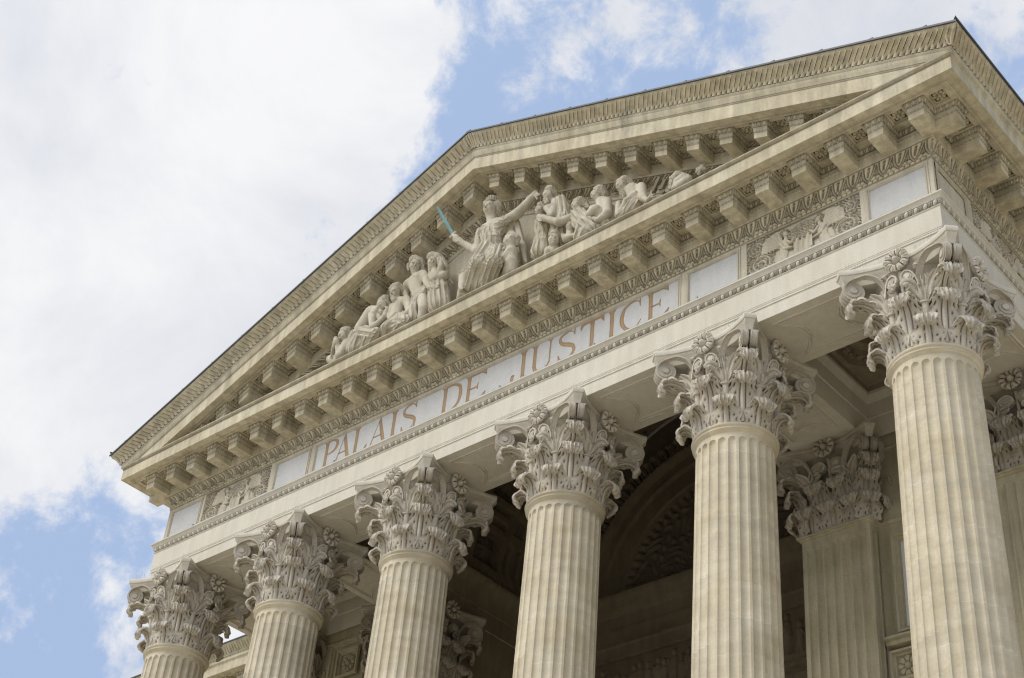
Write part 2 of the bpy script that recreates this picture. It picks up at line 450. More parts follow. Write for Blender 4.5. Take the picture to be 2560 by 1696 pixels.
def diag_leaf(az, r0):
    def f(P):
        P = np.asarray(P); r = r0 + P[..., 1]; x = P[..., 0]
        return np.stack([r*math.sin(az)+x*math.cos(az), -r*math.cos(az)+x*math.sin(az), ZC+P[..., 2]], -1)
    return f

def spiral_band(mb, stem, c, R0, R1, turns, th0, to3, half, n=64, rim=.012, thick=.022, cw=-1):
    """scroll: stem points (p, q) then a spiral about c; to3(p, q, off) puts it in space"""
    th = th0 + cw*np.linspace(0, 2*PI*turns, n)
    R = R0*(R1/R0)**np.linspace(0, 1, n)
    sp = np.stack([c[0]+R*np.cos(th), c[1]+R*np.sin(th)], -1)
    path = np.vstack([catmull(np.vstack([stem, sp[0]]), 18)[:-1], sp])
    tg = np.gradient(path, axis=0); tg /= np.linalg.norm(tg, axis=1)[:, None]+1e-9
    nm = np.stack([tg[:, 1], -tg[:, 0]], -1)*(-cw)      # outward side of the coil
    taper = np.interp(np.linspace(0, 1, len(path)), [0, .25, 1], [.8, 1, .75])
    sec = [(-1, 0), (-1, 1), (-.72, 1), (-.6, .45), (.6, .45), (.72, 1), (1, 1), (1, 0)]
    P = np.zeros((len(path), len(sec), 3)); s = np.linspace(0, 1, len(path))
    for j, (o, h) in enumerate(sec):
        q = path + nm*((h*thick)*taper[:, None])
        P[:, j] = to3(q[:, 0], q[:, 1], o*half*taper, s)
    G = np.zeros(P.shape[:2]); G[:, 3:5] = .18
    mb.grid(P, G, cv=True)
    # eye and back plate
    e = []
    for k in range(16):
        a = 2*PI*k/16
        e.append((c[0]+R1*1.5*math.cos(a), c[1]+R1*1.5*math.sin(a)))
    e = np.array(e); one = np.ones(len(e))
    for sg in (-1, 1):
        a = to3(e[:, 0], e[:, 1], one*sg*half*1.05, one); b = to3(e[:, 0], e[:, 1], one*sg*half*.3, one)
        mb.grid(np.stack([a, b]), cv=True); mb.poly(a)
    e2 = np.stack([c[0]+R0*.9*np.cos(2*PI*np.arange(20)/20), c[1]+R0*.9*np.sin(2*PI*np.arange(20)/20)], -1); one = np.ones(len(e2))
    for sg in (-1, 1):
        mb.add(to3(e2[:, 0], e2[:, 1], one*sg*half*.62, one*.9), [np.arange(20).reshape(1, -1)], np.full(20, .12))

def frond(mb, pts, half, to_n, amp=.012, n=22, thick=.03, seed=1):
    """small flat leaf following 3-D points, to_n = outward direction"""
    C = np.stack([catmull(np.asarray(pts)[:, [0, k]], n)[:, 1] for k in range(3)], -1)
    C[:, 0] = catmull(np.asarray(pts)[:, [0, 1]], n)[:, 0]
    t = np.gradient(C, axis=0); t /= np.linalg.norm(t, axis=1)[:, None]
    s = np.linspace(0, 1, n)
    side = np.cross(t, to_n); side /= np.linalg.norm(side, axis=1)[:, None]
    w = half*np.interp(s, [0, .3, .75, 1], [.45, .9, 1.0, .35])*(.8+.2*np.abs(np.cos(PI*3.2*s)))
    tt = np.linspace(-1, 1, 13)
    nrm = np.cross(side, t)
    nrm *= np.sign((nrm*to_n).sum(1))[:, None]
    H = amp*(np.cos(tt*PI*2.2)[None]*.8 + .5*np.abs(np.cos(PI*3.2*s))[:, None]*np.abs(tt)[None])
    P = C[:, None] + side[:, None]*(w[:, None]*tt[None])[..., None] + nrm[:, None]*H[..., None]
    G = .7*g(np.abs(tt)-.45, .09)[None]*sstep(0, .2, s)[:, None]*sstep(1, .85, s)[:, None]
    B = P - nrm[:, None]*thick
    mb.grid(P, G); mb.grid(B, flip=True)
    mb.grid(np.stack([P[:, 0], B[:, 0]])); mb.grid(np.stack([P[:, -1], B[:, -1]])); mb.grid(np.stack([P[-1], B[-1]]))

def volutes(mb, dirs, square=False):
    """corner scrolls (two bands back to back) with their supporting leaf, dirs = azimuths of the corners"""
    for az in dirs:
        for sd in (-1, 1):
            spread = .40 if not square else .34
            def to3(p, q, off, s, az=az, sd=sd):
                s = np.asarray(s)
                a = az + sd*(spread*(1-sstep(0, .30, s)) + .0)
                lat = sd*(.062 + .0*s) + off
                return np.stack([p*np.sin(a)+lat*np.cos(az), -p*np.cos(a)+lat*np.sin(az), np.asarray(q)], -1)
            r0 = .64 if not square else .70
            spiral_band(mb, [(r0-.02, -.60), (r0+.02, -.44), (r0+.11, -.26), (r0+.23, -.175)], (.985, -.338), .165, .030, 2.1, PI*.52, to3, .052, thick=.024)
        sh = leaf_sheet(SUP, SUPW, seed=5, nr=44, nt=31, lobes=6, thick=.035, cut=.32)
        add_leaf(mb, sh, diag_leaf(az, .56 if not square else .62))
        # tuft on top of the paired scrolls
        c = np.array([1.03*math.sin(az), -1.03*math.cos(az), -.10])
        for k in range(5):
            u = np.array([math.cos(az), math.sin(az), 0])*((k-2)*.028)
            d = np.array([math.sin(az), -math.cos(az), 0])
            mb.tube([c+u*.8-d*.03+[0, 0, -.05], c+u+d*.02, c+u*1.25+d*.055+[0, 0, .03-abs(k-2)*.008]], [.016, .02, .012], 6)

def helix_pair(mb, f3):
    """two inner scrolls meeting under the flower; f3(x, z, o) -> space"""
    for sd in (-1, 1):
        def to3(p, q, off, s, sd=sd):
            return f3(sd*np.asarray(p), np.asarray(q), np.asarray(off)+.035)
        spiral_band(mb, [(.235, -.60), (.225, -.52), (.195, -.42), (.15, -.355)], (.104, -.425), .098, .024, 1.7, PI*.55, to3, .045, n=44, cw=1, thick=.02)

def abacus_mesh():
    mb = MB()
    a1, a2 = .765, .877
    prof = [(-.085, -.232), (-.075, -.20), (-.065, -.165), (-.042, -.125), (-.022, -.098), (-.022, -.086), (-.004, -.080), (.004, -.055), (.004, -.025), (-.008, 0)]
    n = 25
    x = np.linspace(-a1, a1, n)
    sag = .205
    ring0 = []
    for k in range(4):
        a = k*PI/2
        y = -(a2 - sag*(1-(x/a1)**2))
        # inward normal approx
        for xx, yy in zip(x, y):
            ring0.append((xx*math.cos(a)-yy*math.sin(a), xx*math.sin(a)+yy*math.cos(a)))
    R = np.array(ring0)
    tg = np.roll(R, -1, 0)-np.roll(R, 1, 0); tg /= np.linalg.norm(tg, axis=1)[:, None]
    nm = np.stack([tg[:, 1], -tg[:, 0]], -1)
    P = np.array([np.concatenate([R+nm*o, np.full((len(R), 1), z)], 1) for o, z in prof])
    mb.grid(P, cv=True, flip=True)
    mb.poly(P[0][::-1]); mb.poly(P[-1])
    # underside plate
    return mb.mesh('abacus', 40)

def capital_mesh():
    mb = MB()
    th = np.linspace(0, 2*PI, 72, endpoint=False)
    bell = [(.52, -1.433), (.525, -1.0), (.54, -.75), (.575, -.5), (.63, -.3), (.675, -.225), (.70, -.205), (.69, -.185), (.6, -.18)]
    mb.grid(np.array([[(r*math.cos(t), r*math.sin(t), z) for t in th] for r, z in bell]), np.repeat(np.array([.5, .5, .35, .2, .1, 0, 0, 0, 0])[:, None], 72, 1), cv=True)
    for k in range(8):
        az = PI/8 + k*PI/4
        add_leaf(mb, leaf_sheet(LOW, LOWW, seed=k), radial(.545, az))
        add_leaf(mb, leaf_sheet(UPP, UPPW, seed=20+k, lobes=6), radial(.545, k*PI/4))
        # stalk and cup between the upper leaves
        def at(a, r, z): return np.array([r*math.sin(a), -r*math.cos(a), z])
        mb.tube([at(az, .575, -1.12), at(az, .585, -.95), at(az, .605, -.80)], [.035, .04, .046], 10)
        mb.tube([at(az, .605, -.805), at(az, .61, -.785)], [.066, .066], 12)
        for sd in (-1, 1):
            nd = at(az+sd*.2, 1, 0)
            diag = abs(((az+sd*PI/8+PI/4) % (PI/2)) - 0) < .05 or abs(((az+sd*PI/8+PI/4) % (PI/2)) - PI/2) < .05
            if diag:
                pts = [at(az, .61, -.80), at(az+sd*.10, .645, -.66), at(az+sd*.20, .71, -.52), at(az+sd*.25, .80, -.42)]
            else:
                pts = [at(az, .61, -.80), at(az+sd*.11, .64, -.68), at(az+sd*.20, .68, -.585), at(az+sd*.26, .76, -.56), at(az+sd*.28, .80, -.60)]
            frond(mb, pts, .105, nd)
            frond(mb, [at(az, .61, -.82), at(az+sd*.05, .655, -.66), at(az+sd*.085, .68, -.52), at(az+sd*.06, .70, -.40)], .07, nd)
    for k in range(4):
        a = k*PI/2
        def f3(x, z, o, a=a):
            o = .665 + .10*np.clip(-.2-z, 0, .3)*(-1)+.03 + o
            ang = a + x/.70
            return np.stack([o*np.sin(ang), -o*np.cos(ang), z], -1)
        helix_pair(mb, f3)
        # little flower stalk and buds beside it
        def at(x, o, z, a=a):
            return np.array([x*math.cos(a)+o*math.sin(a), x*math.sin(a)-o*math.cos(a), z])
        mb.tube([at(0, .64, -.62), at(0, .67, -.45), at(0, .69, -.28)], [.03, .025, .03], 8)
        for sx in (-1, 1):
            mb.tube([at(sx*.2, .66, -.30), at(sx*.22, .685, -.255), at(sx*.22, .69, -.235)], [.025, .042, .02], 8)
        mb.tube([at(0, .5, -.125), at(0, .71, -.125)], [.10, .105], 16)
    volutes(mb, [PI/4+k*PI/2 for k in range(4)])
    return mb.mesh('acanthus_capital', 50)

def pier_capital_mesh(HW):
    """square capital: front and both side faces carved"""
    mb = MB()
    D = HW
    zs = [(-1.433, 0), (-.9, .0), (-.55, .03), (-.3, .09), (-.2, .12)]
    P = []
    for z, e in zs:
        d = D-.02+e
        P.append([(-d, -d, z), (d, -d, z), (d, d, z), (-d, d, z)])
    mb.grid(np.array(P), np.full((len(zs), 4), .35), cv=True)
    mb.poly(P[-1])
    for face in (0, 1, 3):
        for x0 in (-.38, 0, .38):
            add_leaf(mb, leaf_sheet(LOW, LOWW, seed=int(50+x0*9), nr=34, nt=25), planar(x0, face, D))
        for x0 in (-.19, .19):
            add_leaf(mb, leaf_sheet(UPP, UPPW, seed=int(60+x0*9), nr=36, nt=25, lobes=6), planar(x0, face, D-.01))
        a = {0: 0, 1: PI/2, 3: -PI/2}[face]
        def f3(x, z, o, a=a):
            x = np.asarray(x); oo = D+.02+.25*np.clip(z+.75, 0, .5)*.5+o
            return np.stack([x*math.cos(a)+oo*math.sin(a), x*math.sin(a)-oo*math.cos(a), np.asarray(z)], -1)
        def to_m(sc):
            return lambda x, z, o: f3(np.asarray(x)*sc, z, o)
        helix_pair(mb, to_m(1.5))
        at = lambda x, o, z: f3(np.array([x]), np.array([z]), np.array([o]))[0]
        nd = at(0, 1, -.5)-at(0, 0, -.5)
        for sx in (-1, 1):
            frond(mb, [at(sx*.36, .02, -.85), at(sx*.36, .04, -.7), at(sx*.42, .08, -.55), at(sx*.52, .14, -.45)], .09, nd)
            frond(mb, [at(sx*.34, .02, -.85), at(sx*.30, .05, -.68), at(sx*.2, .09, -.58), at(sx*.1, .16, -.60)], .09, nd)
        mb.tube([at(0, .0, -.62), at(0, .0, -.28)], [.03, .03], 8)
        mb.tube([at(0, -.25, -.125), at(0, .06, -.125)], [.10, .105], 14)
    for az in (PI/4, -PI/4, 3*PI/4, -3*PI/4):
        add_leaf(mb, leaf_sheet(UPP, UPPW, seed=77, nr=36, nt=25, lobes=6), diag_leaf(az, D*1.30))
        add_leaf(mb, leaf_sheet(LOW, LOWW, seed=78, nr=34, nt=25), diag_leaf(az, D*1.33))
    volutes(mb, [PI/4, -PI/4, 3*PI/4, -3*PI/4], square=True)
    return mb.mesh('acanthus_capital', 50)

def abacus_flower_mesh():
    mb = MB(); flower(mb, .178, 10, .085, .28, 18, 1.0)
    return mb.mesh('abacus_flower', 60)

def shaft_mesh():
    mb = MB()
    NF = 24
    zt, cap, zbot = -1.612, .06, -13.0
    zz = np.r_[np.linspace(-1.50, zt, 6), zt-cap*(1-np.cos(np.linspace(.12, PI/2, 9))), -1.70, -1.8, np.linspace(-2.2, zbot, 24)]
    xi = np.cos(np.linspace(PI, 0, 11))            # samples across one flute
    rows = []
    for z in zz:
        r = .534 + .0105*max(0, -1.6-z) - .02*sstep(-9, -13, z)
        if z > -1.545: r += .048*sstep(-1.545, -1.50, z)
        q = np.clip((zt-z)/cap, 0, 1); wid = math.sqrt(max(0, 1-(1-q)**2))
        hw = .385*wid
        u = np.r_[.5+hw*xi, 1.0]
        dep = np.r_[.036*wid**.8*np.sqrt(np.clip(1-xi**2, 0, 1)), 0]
        row = []
        for k in range(NF):
            th = (k+u)*2*PI/NF
            row.append(np.stack([(r-dep)*np.cos(th), (r-dep)*np.sin(th), np.full(len(u), z)], -1))
        rows.append(np.concatenate(row))
    mb.grid(np.array(rows), cv=True, flip=True)
    return mb.mesh('shaft', 28)

def astragal_mesh():
    mb = MB()
    prof = [(.50, -1.405), (.548, -1.405), (.573, -1.408), (.590, -1.421), (.596, -1.438), (.590, -1.454), (.573, -1.466), (.573, -1.486), (.582, -1.490), (.582, -1.5)]
    th = np.linspace(0, 2*PI, 96, endpoint=False)
    mb.grid(np.array([[(r*math.cos(t), r*math.sin(t), z) for t in th] for r, z in prof]), cv=True)
    return mb.mesh('neck_ring', 50)

def base_mesh():
    mb = MB()
    prof = [(.64, -12.98), (.66, -13.0), (.72, -13.03), (.745, -13.07), (.72, -13.11), (.67, -13.12), (.66, -13.16), (.70, -13.2), (.80, -13.21), (.835, -13.27), (.80, -13.33)]
    th = np.linspace(0, 2*PI, 72, endpoint=False)
    mb.grid(np.array([[(r*math.cos(t), r*math.sin(t), z) for t in th] for r, z in prof]), cv=True)
    mb.box(-.85, .85, -.85, .85, -13.5, -13.335)
    return mb.mesh('column_base', 40)

# ------------------------------------------------------------------ courthouse
house = tag(empty('courthouse', loc=(0, 0, Z_G)), 'pale limestone courthouse with six fluted columns and PALAIS DE JUSTICE below its pediment', 'courthouse')
HZ = Vector((0, 0, -Z_G))
def part(name, mb, mat, parent=None, smooth=35):
    o = mb.build(name, mat, parent or house, smooth)
    if parent is None or parent == house: o.location = HZ
    return o
def sub(name, mb, mat, parent, smooth=35):
    return mb.build(name, mat, parent, smooth)

# --- columns
ME = dict(cap=capital_mesh(), aba=abacus_mesh(), flo=abacus_flower_mesh(), sha=shaft_mesh(), ast=astragal_mesh(), bas=base_mesh())
for i, x in enumerate(COLX):
    c = empty('column', house); c.location = HZ + Vector((x, 0, 0))
    place('shaft', ME['sha'], M['shaft'], c, rotz=PI/24)
    place('neck_ring', ME['ast'], M['shaft'], c)
    place('column_base', ME['bas'], M['stone'], c)
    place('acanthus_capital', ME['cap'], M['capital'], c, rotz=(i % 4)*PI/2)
    place('abacus', ME['aba'], M['white'], c)
    for k in range(4):
        a = k*PI/2
        o = place('abacus_flower', ME['flo'], M['capital'], c, loc=(.735*math.sin(a), -.735*math.cos(a), -.125), rotz=a)

# --- piers behind the columns
HW = .56
def pier_shaft():
    mb = MB()
    n = 7; K = 12; w = 2*HW
    pts = [(-HW, HW+1.5)]
    def face(p0, p1):
        p0, p1 = np.array(p0), np.array(p1); d = p1-p0; nrm = np.array([d[1], -d[0]])/np.linalg.norm(d)
        out = []
        for k in range(n*K+1):
            s = k/(n*K); f = ((s*(n)+0.0) % 1)
            s2 = .05+.9*s
            q = (f-.5)/.40
            dep = .05*math.sqrt(max(0, 1-q*q)) if k < n*K else 0
            out.append(tuple(p0+d*s2-nrm*dep))
        return out
    L = face((-HW, HW), (-HW, -HW)); F = face((-HW, -HW), (HW, -HW)); R = face((HW, -HW), (HW, HW))
    fl = L+[(-HW, -HW)]+F+[(HW, -HW)]+R
    fl = np.array(fl)
    plain = np.clip(fl, -HW, HW)
    # plan without flutes for the top end
    flat_ = []
    for (x, y) in fl:
        m = max(abs(x), abs(y))
        if abs(y+HW) < .06 and abs(x) < HW-.001: flat_.append((x, -HW))
        elif abs(abs(x)-HW) < .06: flat_.append((math.copysign(HW, x), y))
        else: flat_.append((x, y))
    flat_ = np.array(flat_)
    P = []
    for z, t in ((-1.50, 0), (-1.62, 0), (-1.66, .75), (-1.70, 1), (-3, 1), (-6, 1), (-13.0, 1)):
        q = flat_*(1-t)+fl*t
        P.append(np.concatenate([q, np.full((len(q), 1), z)], 1))
    mb.grid(np.array(P), flip=True)
    return mb.mesh('shaft', 28)
def square_ring(prof, mbo=None, yback=None):
    mb = mbo or MB()
    P = []
    for d, z in prof:
        yb = d if yback is None else yback
        P.append([(-d, yb, z), (-d, -d, z), (d, -d, z), (d, yb, z)])
    mb.grid(np.array(P)); return mb
PME = dict(sha=pier_shaft(), cap=pier_capital_mesh(HW))
rg = square_ring([(HW, -1.505), (HW+.02, -1.50), (HW+.03, -1.49), (HW+.03, -1.478), (HW+.06, -1.470), (HW+.062, -1.448), (HW+.05, -1.432), (HW-.1, -1.43)])
PME['ast'] = rg.mesh('neck_ring', 40)
PME['aba'] = abacus_mesh(); PME['flo'] = abacus_flower_mesh()
for x in (-XE, -XI, XI, XE):
    c = empty('pier', house); c.location = HZ + Vector((x, YP, 0))
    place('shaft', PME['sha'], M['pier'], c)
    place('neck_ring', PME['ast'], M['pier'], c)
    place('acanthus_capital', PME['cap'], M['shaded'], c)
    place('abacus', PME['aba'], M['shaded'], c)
    for k in (0, 1, 3):
        a = k*PI/2
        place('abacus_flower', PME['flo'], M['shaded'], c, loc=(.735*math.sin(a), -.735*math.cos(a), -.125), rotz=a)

# --- architrave (beams on the columns)
B, BK = .594, .55
arch = MB()
yb = YBODY
prof = [(B-.012, 0), (B-.012, .205), (B+.002, .21), (B+.002, .222), (B-.002, .226), (B-.002, .243), (B+.004, .247), (B+.004, .262), (B+.010, .27), (B+.010, .618), (B+.02, .622), (B+.026, .632), (B+.02, .642)]
sweep(arch, prof, yb)
sweep(arch, [(B+.02, .722), (B+.046, .726), (B+.046, .735), (.648, .745), (.662, .770), (.676, .782), (.684, .786), (.684, .807), (.672, .812), (.52, .835)], yb)
# front soffit, with the inner face of the front beam
def soffit_band(mb, x0, x1, y0, y1, z):
    mb.add([(x0, y0, z), (x1, y0, z), (x1, y1, z), (x0, y1, z)], [np.array([(0, 3, 2, 1)])])
soffit_band(arch, -(XE+B-.012), XE+B-.012, -(B-.012), BK, 0)
for x in COLX:
    if abs(x) in (XE, XI):
        soffit_band(arch, x-(B-.012 if x == -XE else BK), x+(B-.012 if x == XE else BK), BK, YB+.3, 0)
inner_prof = [(0, 0), (0, .36), (-.018, .372), (-.018, .64), (-.03, .65), (-.075, .73), (-.095, .745), (-.095, .80)]
def inner_face(mb, p, q, nrm):
    p, q, nrm = map(np.array, (p, q, nrm))
    P = np.array([[np.r_[p-nrm*o*-1*-1, z], np.r_[q-nrm*o*-1*-1, z]] for o, z in inner_prof], float)
    mb.grid(P)
# bays between the beams: west bay, centre, east bay
bays = [(-XE+BK, -XI-BK), (XI+BK, XE-BK)]
for a, b in bays:
    yw = 2.72
    inner_face(arch, (a, BK), (b, BK), (0, 1)); inner_face(arch, (a, BK), (a, yw), (1, 0)); inner_face(arch, (b, BK), (b, yw), (-1, 0)); inner_face(arch, (a, yw), (b, yw), (0, -1))
architrave = part('architrave', arch, M['white'])
egg = MB()
carve(egg, [(B+.004, .644), (B+.03, .685), (B+.038, .722)], pat_egg, 1/.1375, .030, yb, nu=12, nv=9, segs=(1, 2))
sweep(egg, [(B+.004, .644), (B+.03, .685), (B+.038, .722)], yb, segs=(0,))
sub('egg_and_dart_moulding', egg, M['white'], architrave, 60)
# sunk panels of the soffits: outlines with hollowed ends, drawn as two fine mouldings
def panel_outline(L0, L1, hw, sag=.27):
    pts = []
    n = 14
    e1 = L1; e0 = L0
    t = np.linspace(-1, 1, n)
    # far end: bulges towards the middle
    for q in t: pts.append((e1 - sag*(1-q*q), q*hw))
    for q in t: pts.append((e0 + sag*(1-q*q), -q*hw))
    return np.array(pts)
def soffit_panel(mb, cx, cy, L, along_x):
    for hw, sh, r in ((.41, 0, .019), (.365, .05, .013)):
        o = panel_outline(-L+sh, L-sh, hw)
        if not along_x: o = o[:, ::-1]
        # dense resample with square corners kept
        P = np.concatenate([o + [cx, cy], np.full((len(o), 1), -.001)], 1)
        P2 = []
        for i in range(len(P)):
            a, b = P[i], P[(i+1) % len(P)]
            m = 2 if np.linalg.norm(b-a) < .3 else 6
            for k in range(m): P2.append(a+(b-a)*k/m)
        mb.tube(P2, r, 6, close=True)
for a, b in zip(COLX[:-1], COLX[1:]):
    sp = MB(); soffit_panel(sp, (a+b)/2, -.02, (b-a)/2-.93, True); sub('soffit_panel', sp, M['white'], architrave, 60)
for x in (-XE, -XI, XI, XE):
    sp = MB(); soffit_panel(sp, x, YP/2-.02, YP/2-.93, False); sub('soffit_panel', sp, M['white'], architrave, 60)

# --- frieze
fr = MB()
Z0, Z1 = .83, 1.575
yF = .50
sweep(fr, [(yF, Z0), (yF, Z1)], yb)
sweep(fr, [(.54, 1.552), (.54, Z1), (.50, Z1+.002)], yb); sweep(fr, [(.50, 1.552), (.54, 1.552)], yb)
def stile(x0, x1):            # plain uprights between the panels, with a sunk line
    fr.box(x0, x1, -.5405, -.49, Z0, 1.5522)
def frame(mb, x0, x1, z0, z1, y=-.54, f=None):
    """stepped picture-frame moulding round a sunk panel, front face at y"""
    pr = [(0, 0), (.012, .006), (.03, .006), (.034, -.006), (.05, -.006), (.056, .018), (.064, .022)]
    P = []
    for d, dep in pr:
        P.append([(x0+d, y-.0+dep*1.0 - .008, z0+d), (x1-d, y+dep-.008, z0+d), (x1-d, y+dep-.008, z1-d), (x0+d, y+dep-.008, z1-d)])
    mb.grid(np.array(P), cv=True)
cells = [(-8.0, -7.04, 'm'), (-6.97, -5.12, 'r'), (-5.02, -4.05, 'm'), (-3.97, 3.97, 'i'), (4.05, 5.02, 'm'), (5.12, 6.97, 'r'), (7.04, 8.0, 'm')]
edges = [-8.0665] + [e for c in cells for e in c[:2]] + [8.0665]
for k in range(0, len(edges), 2): stile(edges[k], edges[k+1])
marble = MB()
for x0, x1, kind in cells:
    if kind in 'mi':
        frame(fr, x0, x1, Z0+.03, 1.552)
        marble_x = (x0+.06, x1-.06)
frieze = part('frieze', fr, M['stone'])
for x0, x1, kind in cells:
    if kind in 'mi':
        mm = MB(); mm.box(x0+.062, x1-.062, -.521, -.505, Z0+.08, 1.49)
        ob = sub('inscription_panel' if kind == 'i' else 'marble_panel', mm, M['marble'], frieze)
# side panels (right and left flanks)
for sx in (1, -1):
    sd = MB()
    x = sx*(XE+.54)
    for y0, y1 in ((-.47, .42),):
        pr = [(0, 0), (.012, .006), (.03, .006), (.034, -.006), (.05, -.006), (.056, .018), (.064, .022)]
        P = [[(x+sx*(.008-dep), y0+d, Z0+.03+d), (x+sx*(.008-dep), y1-d, Z0+.03+d), (x+sx*(.008-dep), y1-d, 1.552-d), (x+sx*(.008-dep), y0+d, 1.552-d)] for d, dep in pr]
        sd.grid(np.array(P), cv=True)
        sd.box(min(x-sx*.025, x-sx*.04), max(x-sx*.025, x-sx*.04), y0+.06, y1-.06, Z0+.08, 1.49)
    for y0, y1 in ((.42, .52), (2.35, 2.45), (3.3, 6.2)):
        sd.box(min(x, x-sx*.05), max(x, x-sx*.05), y0, y1, Z0, 1.5521)
    sub('side_panel', sd, M['stone'], frieze)

# reliefs with two winged children, curtain and scrolls
def cap2(X, Z, prims):
    H = np.zeros_like(X)
    for x1, z1, x2, z2, r1, r2, hh in prims:
        dx, dz = x2-x1, z2-z1; L2 = dx*dx+dz*dz+1e-9
        t = np.clip(((X-x1)*dx+(Z-z1)*dz)/L2, 0, 1)
        d = np.hypot(X-x1-t*dx, Z-z1-t*dz)/(r1+(r2-r1)*t)
        H = np.maximum(H, hh*np.sqrt(np.clip(1-d*d, 0, 1)))
    return H
def relief_height(X, Z):
    """X in [-1.25,1.25], Z in [0,1] (units of the panel height)"""
    A = np.abs(X)
    pr = []
    pr += [(.37, .77, .385, .80, .082, .085, .85), (.345, .745, .335, .72, .03, .03, 1.0), (.38, .70, .40, .64, .05, .06, .6)]      # head and neck
    pr += [(.42, .58, .45, .36, .125, .10, .55), (.45, .34, .50, .20, .105, .12, .52), (.50, .20, .62, .06, .10, .07, .5), (.47, .22, .40, .02, .085, .06, .56)]
    pr += [(.36, .60, .26, .50, .045, .04, .8), (.26, .50, .17, .60, .04, .03, .8), (.50, .58, .42, .42, .05, .042, .78), (.42, .42, .25, .38, .042, .032, .8)]
    H = cap2(A, Z, pr)
    # wing: overlapping feathers in three tiers
    wr = np.hypot(A-.50, Z-.50); wa = np.arctan2(Z-.50, A-.50)
    inw = (wa > .05) & (wa < 1.75) & (wr < .52-.10*np.abs(wa-.75))
    fe = (.30+.16*np.abs(np.sin(wa*13+wr*5))+.10*((wr*6.5) % 1))*sstep(.02, .10, wr)
    H = np.maximum(H, fe*inw)
    hair = (np.hypot(A-.40, (Z-.82)*1.1) < .10)*(.75+.22*np.sin(A*120+3*np.sin(Z*60)))
    H = np.maximum(H, hair)
    # pleats of the loincloth and modelling of the chest
    H -= .07*np.clip(np.sin(A*70+Z*40), 0, 1)*(np.hypot(A-.48, Z-.22) < .13)
    H -= .10*g(A-.435, .012)*(Z > .38)*(Z < .58) + .08*g(Z-.47, .012)*(np.abs(A-.43) < .08)
    # scrolls on the outside
    for (cx, cz, r) in ((.98, .30, .24), (1.07, .74, .17)):
        d = np.hypot(A-cx, Z-cz); an = np.arctan2(Z-cz, A-cx)
        ring = g((d/r*2.2-an/(2*PI)) % 1-.5, .24)*(d < r*1.15)*.55*~inw
        H = np.maximum(H, ring)
    leaf = .55*np.clip(np.sin(A*43+3*np.sin(Z*21))*np.sin(Z*41+2.5*np.sin(A*19)), 0, 1)**.7*((A > .66) & (Z < .98) & ~inw)
    H = np.maximum(H, leaf)
    # curtain and the foliage above it
    cur = (.42+.16*np.cos(X*52+1.5*np.sin(Z*6)))*(A < .22)*(Z < .56)
    H = np.maximum(H, cur)
    fol = (.5+.4*np.sin(X*46+2*np.sin(Z*30))*np.sin(Z*50+2*np.sin(X*22)))*(np.hypot(A/.34, (Z-.70)/.20) < 1)
    H = np.maximum(H, fol)
    return H
def relief_mesh(w, h, n=330, m=130):
    x = np.linspace(-w/2, w/2, n); z = np.linspace(0, h, m)
    X, Z = np.meshgrid(x, z, indexing='ij')
    H = relief_height(X/h, Z/h)
    gx, gz = np.gradient(H)
    mb = MB()
    cav = np.clip((.30-H)*1.6, 0, .30)*((np.abs(X/h) > .68) | (np.hypot(X/h/.4, (Z/h-.7)/.25) < 1))
    edge = np.clip(np.hypot(gx, gz)*3.5-.25, 0, .6)
    mb.grid(np.stack([X, -H*.066, Z], -1), np.maximum(cav*1.5, edge))
    return mb.mesh('relief_panel', 60)
RM = relief_mesh(1.85, .71)
for x in (-6.045, 6.045):
    place('relief_panel', RM, M['stone'], frieze, loc=(x, -.505, .845))
RM2 = relief_mesh(1.83, .71)
for sx in (1, -1):
    place('relief_panel', RM2, M['stone'], frieze, loc=(sx*(XE+.505), 1.435, .845), rotz=sx*PI/2)

# inscription
LET = {}
BASE, CAPH = .945, .53
def stem(x, w=.07, foot=True):
    h = w/2
    p = [(x-.072, 1.0), (x+h+.05, 1.0), (x+h+.006, .93), (x+h, .8), (x+h, .12), (x+h+.012, .05), (x+h+.05, 0), (x-h-.045, 0), (x-h-.01, .05), (x-h, .12), (x-h, .8), (x-h-.008, .92)]
    return [p]
def ribbon(pts, ws, n=22):
    P = catmull(pts, n); w = np.interp(np.linspace(0, 1, n), np.linspace(0, 1, len(ws)), ws)
    Q = P*np.array([1, CAPH]); t = np.gradient(Q, axis=0); t /= np.linalg.norm(t, axis=1)[:, None]
    nn = np.stack([-t[:, 1], t[:, 0]], -1)
    a = (Q+nn*w[:, None]/2)/np.array([1, CAPH]); b = (Q-nn*w[:, None]/2)/np.array([1, CAPH])
    return [[tuple(q) for q in a]+[tuple(q) for q in b[::-1]]]
def letE(x, r):
    s = stem(x)
    s += [[(x, 1.0), (x+r-.01, 1.0), (x+r+.01, 1.03), (x+r+.015, .80), (x+r-.02, .87), (x+r-.09, .945), (x, .95)]]
    s += [[(x, .515), (x+r*.48, .515), (x+r*.56, .635), (x+r*.58, .635), (x+r*.57, .36), (x+r*.54, .40), (x+r*.46, .465), (x, .465)]]
    s += [[(x, 0), (x+r-.01, 0), (x+r+.03, .19), (x+r+.015, .19), (x+r-.07, .055), (x, .05)]]
    return s
